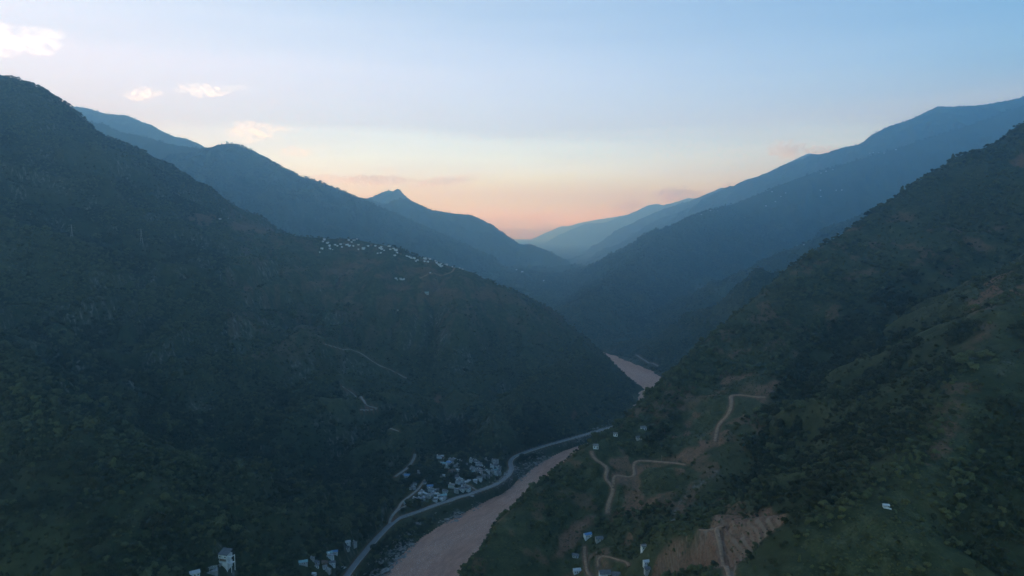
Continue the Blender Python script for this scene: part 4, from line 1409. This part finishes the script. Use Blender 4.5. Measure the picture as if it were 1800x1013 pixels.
def bank_rocks():
    m_ = (GD > RW - 7) & (GD < RW + 22) & (GY > 780) & (GY < 1500) & VIS
    i, j = np.nonzero(m_)
    w = sstep(0.4, 0.6, MED[i, j]) * (RR[i, j] / 900) ** 2 + 0.02
    k = rng.choice(len(i), size=min(1500, len(i)), replace=False, p=w / w.sum())
    v0 = np.array([(0, 0, 1), (0.9, 0, 0.2), (0.3, 0.85, 0.3), (-0.75, 0.5, 0.2), (-0.7, -0.55, 0.3), (0.28, -0.9, 0.15), (0, 0, -0.6)])
    f0 = [(0, 1, 2), (0, 2, 3), (0, 3, 4), (0, 4, 5), (0, 5, 1), (6, 2, 1), (6, 3, 2), (6, 4, 3), (6, 5, 4), (6, 1, 5)]
    b = MB()
    for q in k:
        x, y = GX[i[q], j[q]] + rng.normal() * 1.5, GY[i[q], j[q]] + rng.normal() * 2
        z = max(float(GH[i[q], j[q]]), -0.3)
        s = 0.6 + rng.exponential(0.75)
        a = rng.random() * 6.3
        c_, s_ = math.cos(a), math.sin(a)
        P = (v0 + rng.normal(size=v0.shape) * 0.14) * (s * 1.3, s, s * 0.65)
        b.poly([(x + p[0] * c_ - p[1] * s_, y + p[0] * s_ + p[1] * c_, z + p[2]) for p in P], f0)
    o = b.build('bank_rocks', mat('river_rock', (0.27, 0.26, 0.25), 0.9, (0.12, 0.115, 0.11), 0.4))
    o['kind'] = 'stuff'
    o['label'] = 'grey boulders scattered along the river banks'


bank_rocks()

# ------------------------------------------------------------------ vegetation
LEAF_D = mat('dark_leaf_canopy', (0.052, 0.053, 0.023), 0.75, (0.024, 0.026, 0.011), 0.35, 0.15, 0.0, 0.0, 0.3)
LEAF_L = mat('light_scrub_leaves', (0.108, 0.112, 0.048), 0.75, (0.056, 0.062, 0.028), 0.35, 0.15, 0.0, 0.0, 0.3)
BARK = mat('bark', (0.11, 0.085, 0.065), 0.95, (0.06, 0.05, 0.04), 2.0)


def crown_mesh(name, seed, n_lobes, tris, conifer=False, leaf=None):
    """leaf clumps spread through an uneven crown; unit height about 1"""
    g = np.random.default_rng(seed)
    V, Fc = [], []
    for l in range(n_lobes):
        if conifer:
            z = 0.25 + 0.7 * l / n_lobes
            c = np.array([g.normal() * 0.04, g.normal() * 0.04, z])
            r = np.array([0.30 * (1.08 - z), 0.30 * (1.08 - z), 0.14])
        else:
            a = g.random() * 6.28
            q = 0.24 * math.sqrt(g.random())
            c = np.array([math.cos(a) * q, math.sin(a) * q, 0.42 + 0.34 * g.random()])
            r = np.array([1, 1, 0.8]) * (0.17 + 0.12 * g.random())
        for t in range(tris):
            d = g.normal(size=3)
            d /= np.linalg.norm(d)
            if d[2] < -0.5:
                d[2] *= -1
            p = c + d * r * (0.75 + 0.35 * g.random())
            s = 0.075 + 0.06 * g.random()
            nrm = d + g.normal(size=3) * 0.45
            nrm /= np.linalg.norm(nrm)
            u = np.cross(nrm, g.normal(size=3))
            u /= np.linalg.norm(u)
            w = np.cross(nrm, u)
            b = len(V)
            V += [p + u * s, p - u * s * 0.6 + w * s * 0.9, p - u * s * 0.6 - w * s * 0.9, p + nrm * s * 0.45]
            Fc += [(b, b + 1, b + 3), (b + 1, b + 2, b + 3), (b + 2, b, b + 3)]
    me = bpy.data.meshes.new(name)
    me.from_pydata([tuple(v) for v in V], [], Fc)
    me.materials.append(leaf)
    return me


def trunk_mesh(name, seed, h=0.55):
    g = np.random.default_rng(seed)
    b = MB()
    top = (g.normal() * 0.03, g.normal() * 0.03, h)
    b.bar((0, 0, -0.15), top, 0.028, 6, 0.014)
    for k in range(4):
        a = k * 1.57 + g.random()
        z = h * (0.5 + 0.12 * k)
        b.bar((top[0] * z / h, top[1] * z / h, z), (math.cos(a) * 0.22, math.sin(a) * 0.22, z + 0.2), 0.013, 4, 0.006)
    return b.mesh(name, BARK)


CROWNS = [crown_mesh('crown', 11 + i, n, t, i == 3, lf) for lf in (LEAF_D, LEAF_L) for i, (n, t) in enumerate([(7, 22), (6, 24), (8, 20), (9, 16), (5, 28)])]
TRUNKS = [trunk_mesh('trunk', 21), trunk_mesh('trunk', 22), trunk_mesh('trunk', 23), trunk_mesh('trunk', 24, 0.85), trunk_mesh('trunk', 25)] * 2
kinds = bpy.data.collections.new('tree_kinds')
for i, (c, t) in enumerate(zip(CROWNS, TRUNKS)):
    bm = bmesh.new()
    bm.from_mesh(c)
    n0 = len(bm.faces)
    bm.from_mesh(t)
    bm.faces.ensure_lookup_table()
    for f in bm.faces[n0:]:
        f.material_index = 1
    me = bpy.data.meshes.new(f'tree_kind')
    bm.to_mesh(me)
    bm.free()
    me.materials.append(c.materials[0])
    me.materials.append(BARK)
    kinds.objects.link(bpy.data.objects.new(f'tree_kind_{i}', me))

# candidate positions on the visible ground
dR = np.gradient(RR, axis=0)
dA = np.gradient(A, axis=1)
AREA = RR * dA * dR * np.minimum(np.sqrt(1 + SLOPE ** 2), 1.7)
infr = np.abs(A) < R(44)
spacing = np.interp(RR, [300, 900, 1600, 2600, 5600], [4.1, 4.5, 5.0, 7.0, 13.5])
sizes = np.interp(RR, [300, 900, 1600, 2600, 5600], [4.8, 5.2, 5.4, 7.6, 13.0])
WOOD = (0.12 + 1.0 * sstep(0.34, 0.52, BIG * 0.55 + MED * 0.45)) * (1 - 0.9 * np.clip(OPEN, 0, 1)) * (1 - 0.6 * GRASS) * (1 - 0.7 * ROCK)
WOOD = np.where((GX < -0.35 * GY) & (RR > 1000), WOOD * 1.35, WOOD)
WOOD = np.where((GX < -100) & (RR < 1200), np.maximum(WOOD, 0.62 * (1 - 0.8 * ROCK)), WOOD)
WOOD = WOOD * (1 + 0.6 * sstep(-0.1, -0.8, RELIEF_SHADE))  # denser trees darken the hollows in place of shade
WOOD = WOOD * (1 - 0.45 * SPUR * sstep(0.35, 0.6, MED))
WOOD = np.where((GD < RW + 4) | (ROADD < 3.2), 0, WOOD)
lam = AREA / spacing ** 2 * WOOD * VIS * infr * (RR < 5600)
HX = np.array(HOUSE_XY)
lam_s = AREA / 2.9 ** 2 * (0.35 + 0.75 * sstep(0.42, 0.58, MED)) * np.clip(GRASS + 0.4 * OPEN, 0, 1) * (1 - 0.85 * SOIL) * VIS * infr * (RR < 1150) * (GD > RW + 3) * (ROADD > 1.0)
_n = rng.poisson(np.clip(lam, 0, 20)) + rng.poisson(np.clip(lam_s, 0, 20))
_share = lam_s / np.maximum(lam + lam_s, 1e-9)
I, J = np.nonzero(_n)
I, J = np.repeat(I, _n[I, J]), np.repeat(J, _n[I, J])
u = rng.random(len(I)) - 0.5
v = rng.random(len(I)) - 0.5
_a = A[I, J] + u * dA[I, J]
_r = RR[I, J] + v * dR[I, J]
TX, TY = np.sin(_a) * _r, np.cos(_a) * _r
keep = np.ones(len(TX), bool)
for hx, hy, hr in HOUSE_XY:
    d2 = (TX - hx) ** 2 + (TY - hy) ** 2
    keep &= d2 > (hr * 0.8) ** 2
    # keep the line of sight to a house open
    t = (TX * hx + TY * hy) / (hx * hx + hy * hy)
    side = np.abs(TX * hy - TY * hx) / math.hypot(hx, hy)
    keep &= ~((t < 1) & (t > 1 - 14.0 / math.hypot(hx, hy)) & (side < hr * 0.6))
for r_ in ROADS:
    Q = r_['P'][::max(1, int(4 / 3))]
    far_r = np.hypot(Q[:, 0], Q[:, 1])
    ra = np.arctan2(Q[:, 0], Q[:, 1])
    o_ = np.argsort(ra)
    mm = (np.abs(np.arctan2(TX, TY) - ra.mean()) < np.ptp(ra) / 2 + 0.02) & (np.hypot(TX, TY) < far_r.max() + 5) & (np.hypot(TX, TY) > far_r.min() - 30)
    ix = np.nonzero(mm)[0]
    d, _ = dist_polyline(TX[ix].astype(np.float32), TY[ix].astype(np.float32), Q)
    rr_ = np.hypot(TX[ix], TY[ix])
    ux, uy = TX[ix] / rr_, TY[ix] / rr_
    d2, _ = dist_polyline((TX[ix] + ux * 7).astype(np.float32), (TY[ix] + uy * 7).astype(np.float32), Q)
    d3, _ = dist_polyline((TX[ix] + ux * 13).astype(np.float32), (TY[ix] + uy * 13).astype(np.float32), Q)
    w_ = r_['w'] * 0.5 + 2.2
    keep[ix[(d < w_) | (d2 < w_ + 2) | (d3 < w_ + 1)]] = False
TX, TY, I, J = TX[keep], TY[keep], I[keep], J[keep]
TZ = ground(TX, TY)
TS = sizes[I, J] * np.exp(rng.normal(size=len(TX)) * 0.38) * (1 - 0.35 * np.clip(OPEN[I, J], 0, 1)) * (1 - 0.3 * GRASS[I, J]) * (0.72 + 0.5 * sstep(0.3, 0.6, MED[I, J]))
RT_ = np.hypot(TX, TY)
TS = np.where(RT_ < 700, np.minimum(TS, 6.8), TS)
TS = np.where(RT_ > 1800, np.minimum(TS, 1.25 * sizes[I, J]), TS)
SHRUB = rng.random(len(TX)) < _share[I, J]
TS = np.where(SHRUB, 1.1 + 1.5 * rng.random(len(TX)) ** 2, TS)
# narrow, pointed trees are rare
TK = rng.choice(5, size=len(TX), p=[0.26, 0.26, 0.23, 0.07, 0.18])
_lf = TX < np.interp(TY, RIVER[:, 1], RIVER[:, 0])
DKP = DARK[I, J] + 0.75 * sstep(0.62, 0.44, BIG[I, J]) * _lf * (1 - 0.8 * SPUR[I, J]) + 0.6 * _lf * (RT_ < 1350) + 0.45 * (RT_ > 2600) - 0.5 * sstep(0.4, 0.8, GRASS[I, J]) + 0.5 * sstep(-0.1, -0.8, RELIEF_SHADE[I, J]) - 0.3 * sstep(0.1, 0.8, RELIEF_SHADE[I, J])  # dark wood, plus shade put into leaf colour in hollows and lower left
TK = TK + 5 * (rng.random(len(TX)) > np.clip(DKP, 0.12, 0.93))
TR = rng.random(len(TX)) * 6.283
print('trees', len(TX), round(time.time() - T0, 1))

# tree tops that roughen the far skylines
_ex = []
for r_ in RIDGES:
    if np.median(r_['P'][:, 1]) < 2700:
        continue
    for rep in range(3):
        Q = resample(r_['P'], 26.0)
        Q = Q[rng.random(len(Q)) < np.clip(vnoise(np.arange(len(Q)) / 7.0, np.zeros(len(Q)) + rep, 3) * 1.3 - 0.15, 0, 1)]
        Q[:, :2] += rng.normal(size=(len(Q), 2)) * 14
        _ex.append(Q)
_ex = np.concatenate(_ex)
_ex = _ex[(np.abs(np.arctan2(_ex[:, 0], _ex[:, 1])) < R(39)) & (np.hypot(_ex[:, 0], _ex[:, 1]) < 13000)]
_ne = len(_ex)
TX, TY = np.r_[TX, _ex[:, 0]], np.r_[TY, _ex[:, 1]]
TZ = np.r_[TZ, ground(_ex[:, 0], _ex[:, 1]) - 1.5]
TS = np.r_[TS, np.clip(np.exp(rng.normal(size=_ne) * 0.35) * 11, 6, 22)]
TK = np.r_[TK, rng.choice(5, size=_ne)]
TR = np.r_[TR, rng.random(_ne) * 6.283]

# the largest in view become trees of their own
RT = np.hypot(TX, TY)
f_ = TY * CT - (TZ + TS * 0.5 - CAM_Z) * ST
u_ = TY * ST + (TZ + TS * 0.5 - CAM_Z) * CT
PX, PY = 900 + F * TX / f_, 506.5 - F * u_ / f_
inside = (PX > 5) & (PX < 1795) & (PY < 1008) & (PY > 5)
TC = lookup(GC, TX, TY)
zones = []
zc = inside & (PX > 795) & (PX < 1110) & (TC < 9) & (TX > -60) & (RT < 860)
zk = inside & (PX > 1330) & (RT < 620) & ~zc
zt = inside & (PX > 1000) & (PX < 1330) & (RT < 800) & ~zc & (lookup(OPEN, TX, TY) > 0.2)
big = TS / RT
single = np.zeros(len(TX), bool)
ZL = [(zc, 70, 'dark tree on the wooded crest of right hillside, seen against the river', 'trees along the crest above the river', 'tree'),
      (zt, 60, 'dark bushy tree among the plots and tracks of right hillside', 'trees between plots and tracks', 'tree'),
      (zk, 165, 'dark tree in the close wood on the near flank at lower right', 'trees of the wood at lower right', 'tree')]
for z, n, lab, grp, cat in ZL:
    c = np.nonzero(z & ~single)[0]
    c = c[np.argsort(-big[c])][:n]
    single[c] = True
    for q in c:
        o = thing('tree', lab, cat, (float(TX[q]), float(TY[q]), float(TZ[q])), float(TR[q]), grp, float(TS[q]))
        cr = part('crown', CROWNS[TK[q]], o)
        part('trunk', TRUNKS[TK[q]], o)


def scatter(name, label, sel):
    me = bpy.data.meshes.new(name)
    P = np.stack([TX[sel], TY[sel], TZ[sel]], -1).astype(np.float32)
    me.vertices.add(len(P))
    me.vertices.foreach_set('co', P.ravel())
    for a, t, vv in (('size', 'FLOAT', TS[sel]), ('turn', 'FLOAT', TR[sel]), ('pick', 'INT', TK[sel])):
        at_ = me.attributes.new(a, t, 'POINT')
        at_.data.foreach_set('value', vv.astype(np.int32 if t == 'INT' else np.float32))
    o = bpy.data.objects.new(name, me)
    COL.objects.link(o)
    ng = bpy.data.node_groups.new(name + '_growth', 'GeometryNodeTree')
    ng.interface.new_socket('Geometry', in_out='INPUT', socket_type='NodeSocketGeometry')
    ng.interface.new_socket('Geometry', in_out='OUTPUT', socket_type='NodeSocketGeometry')
    nd, lk = ng.nodes, ng.links
    gi, go = nd.new('NodeGroupInput'), nd.new('NodeGroupOutput')
    ip = nd.new('GeometryNodeInstanceOnPoints')
    ci = nd.new('GeometryNodeCollectionInfo')
    ci.inputs['Collection'].default_value = kinds
    ci.inputs['Separate Children'].default_value = True
    ci.inputs['Reset Children'].default_value = True

    def named(n, t):
        q = nd.new('GeometryNodeInputNamedAttribute')
        q.data_type = t
        q.inputs['Name'].default_value = n
        return q.outputs['Attribute']
    lk.new(gi.outputs[0], ip.inputs['Points'])
    lk.new(ci.outputs[0], ip.inputs['Instance'])
    ip.inputs['Pick Instance'].default_value = True
    lk.new(named('pick', 'INT'), ip.inputs['Instance Index'])
    lk.new(named('size', 'FLOAT'), ip.inputs['Scale'])
    cx = nd.new('ShaderNodeCombineXYZ')
    lk.new(named('turn', 'FLOAT'), cx.inputs[2])
    lk.new(cx.outputs[0], ip.inputs['Rotation'])
    lk.new(ip.outputs[0], go.inputs[0])
    md = o.modifiers.new('growth', 'NODES')
    md.node_group = ng
    o['kind'] = 'stuff'
    o['label'] = label
    return o


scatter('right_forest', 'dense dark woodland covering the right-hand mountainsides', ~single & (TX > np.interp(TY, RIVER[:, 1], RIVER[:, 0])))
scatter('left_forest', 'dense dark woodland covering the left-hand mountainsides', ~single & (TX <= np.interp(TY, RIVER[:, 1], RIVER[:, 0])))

# ------------------------------------------------------------------ clouds (beyond the haze)


def cloud(px, py, w, h, label, D=30000.0, dens=0.0030, tilt=0.0, seed=0, g_=0.72):
    c = at(px, py, D)
    k = D / F
    o_me = bpy.data.meshes.new('cloud')
    bm = bmesh.new()
    bmesh.ops.create_icosphere(bm, subdivisions=3, radius=1.0)
    g = np.random.default_rng(seed + 5)
    ph = g.random(6) * 6.28
    for v_ in bm.verts:
        p = v_.co
        q = 1 + 0.16 * math.sin(p.x * 5 + ph[0]) * math.cos(p.y * 4 + ph[1]) + 0.12 * math.sin(p.z * 6 + p.x * 9 + ph[2])
        v_.co = p * q
    bm.to_mesh(o_me)
    bm.free()
    o = bpy.data.objects.new('cloud', o_me)
    COL.objects.link(o)
    o.location = c
    o.scale = (w * 0.62 * k, max(w, h) * 0.35 * k, h * 0.72 * k)
    o.rotation_euler = (0, R(tilt), 0)
    m_ = bpy.data.materials.new('cloud_vapour')
    m_.use_nodes = True
    nt = m_.node_tree
    nd, lk = nt.nodes, nt.links
    nd.clear()
    out = nd.new('ShaderNodeOutputMaterial')
    pv = nd.new('ShaderNodeVolumePrincipled')
    pv.inputs['Color'].default_value = (1, 1, 1, 1)
    pv.inputs['Absorption Color'].default_value = (1, 1, 1, 1)
    pv.inputs['Anisotropy'].default_value = g_
    dens *= 1.2
    pv.inputs['Density Attribute'].default_value = ''
    tc = nd.new('ShaderNodeTexCoord')
    mp = nd.new('ShaderNodeMapping')
    mp.inputs['Scale'].default_value = (1.5 * w / max(h, 8) * 0.55, 1.3, 1.15)
    mp.inputs['Location'].default_value = (seed * 3.1, seed * 1.7, seed * 0.9)
    lk.new(tc.outputs['Object'], mp.inputs[0])
    nz = nd.new('ShaderNodeTexNoise')
    nz.inputs['Scale'].default_value = 1.7
    nz.inputs['Detail'].default_value = 5
    nz.inputs['Roughness'].default_value = 0.6
    lk.new(mp.outputs[0], nz.inputs['Vector'])
    ln = nd.new('ShaderNodeVectorMath')
    ln.operation = 'LENGTH'
    lk.new(tc.outputs['Object'], ln.inputs[0])
    m1 = nd.new('ShaderNodeMath')
    m1.operation = 'MULTIPLY_ADD'
    m1.inputs[1].default_value = -0.42
    m1.inputs[2].default_value = -0.20
    lk.new(ln.outputs['Value'], m1.inputs[0])
    m2 = nd.new('ShaderNodeMath')
    m2.operation = 'ADD'
    mc = nd.new('ShaderNodeMath')
    mc.operation = 'MULTIPLY_ADD'
    mc.inputs[1].default_value = 3.4
    mc.inputs[2].default_value = -1.26
    lk.new(nz.outputs['Fac'], mc.inputs[0])
    lk.new(mc.outputs[0], m2.inputs[0])
    lk.new(m1.outputs[0], m2.inputs[1])
    m3 = nd.new('ShaderNodeMath')
    m3.operation = 'MULTIPLY'
    m3.use_clamp = True
    m3.inputs[1].default_value = 5.0
    lk.new(m2.outputs[0], m3.inputs[0])
    m4 = nd.new('ShaderNodeMath')
    m4.operation = 'MULTIPLY'
    m4.inputs[1].default_value = dens
    lk.new(m3.outputs[0], m4.inputs[0])
    lk.new(m4.outputs[0], pv.inputs['Density'])
    lk.new(pv.outputs[0], out.inputs['Volume'])
    o_me.materials.append(m_)
    o['label'] = label
    o['category'] = 'cloud'
    o['group'] = 'small evening clouds'
    return o


CL = [
    (10, 70, 200, 34, 'bright white cloud cut by the left edge of the sky', 24000, 0.00026, 0.74),
    (97, 185, 34, 13, 'little white cloud peeking over shoulder of left mountain', 26000, 0.0009, 0.74),
    (251, 166, 58, 18, 'slanting white cloud left of the two middle ones in the upper left sky', 26000, 0.0008, 0.73),
    (362, 159, 84, 17, 'flat white cloud with a wispy tail right of the slanting one', 26000, 0.0008, 0.73),
    (424, 154, 34, 8, 'thin white wisp trailing right of the flat white cloud', 26000, 0.0007, 0.73),
    (446, 232, 84, 28, 'ragged cream cloud above the domed left summit', 28000, 0.0009, 0.70),
    (498, 227, 44, 9, 'thin pinkish wisp trailing right of the ragged cream cloud', 28000, 0.0008, 0.6),
    (522, 267, 60, 15, 'thin cream cloud right of and below the ragged one', 30000, 0.0009, 0.66),
    (568, 259, 24, 8, 'small cream wisp beside the thin cream cloud', 30000, 0.0008, 0.66),
    (572, 314, 52, 12, 'pinkish cloud resting behind the left ridge slope', 34000, 0.0012, 0.5),
    (660, 317, 124, 15, 'long mauve lens-shaped cloud above the rocky crag', 36000, 0.0016, 0.4),
    (782, 319, 120, 14, 'long pink cloud right of the mauve one, tilted upward', 36000, 0.0011, 0.4),
    (684, 299, 30, 9, 'tiny cream puff above the mauve cloud', 36000, 0.0009, 0.55),
    (1384, 264, 72, 26, 'pink puffy cloud left of the flat one on right skyline', 32000, 0.0022, 0.0),
    (1447, 266, 70, 15, 'flat pink cloud lying on right skyline', 32000, 0.0022, 0.0),
    (1285, 326, 30, 11, 'tiny pink cloud in a dip of right skyline', 34000, 0.0022, 0.0),
    (1190, 343, 72, 24, 'pink cumulus cloud behind the far right crag', 38000, 0.0022, 0.0),
    (1108, 363, 58, 20, 'faint pink cloud lowest and nearest the valley notch', 38000, 0.0014, 0.0),
    (485, 178, 22, 7, 'tiny faint wisp alone in the blue right of the flat white cloud', 28000, 0.0006, 0.7),
]
for i, (px, py, w, h, lab, D, dn, g_) in enumerate(CL):
    cloud(px, py, w, h, lab, D, dn, seed=i + 1, tilt=-8 if i in (2, 11) else 0, g_=g_)
print('script', round(time.time() - T0, 1))
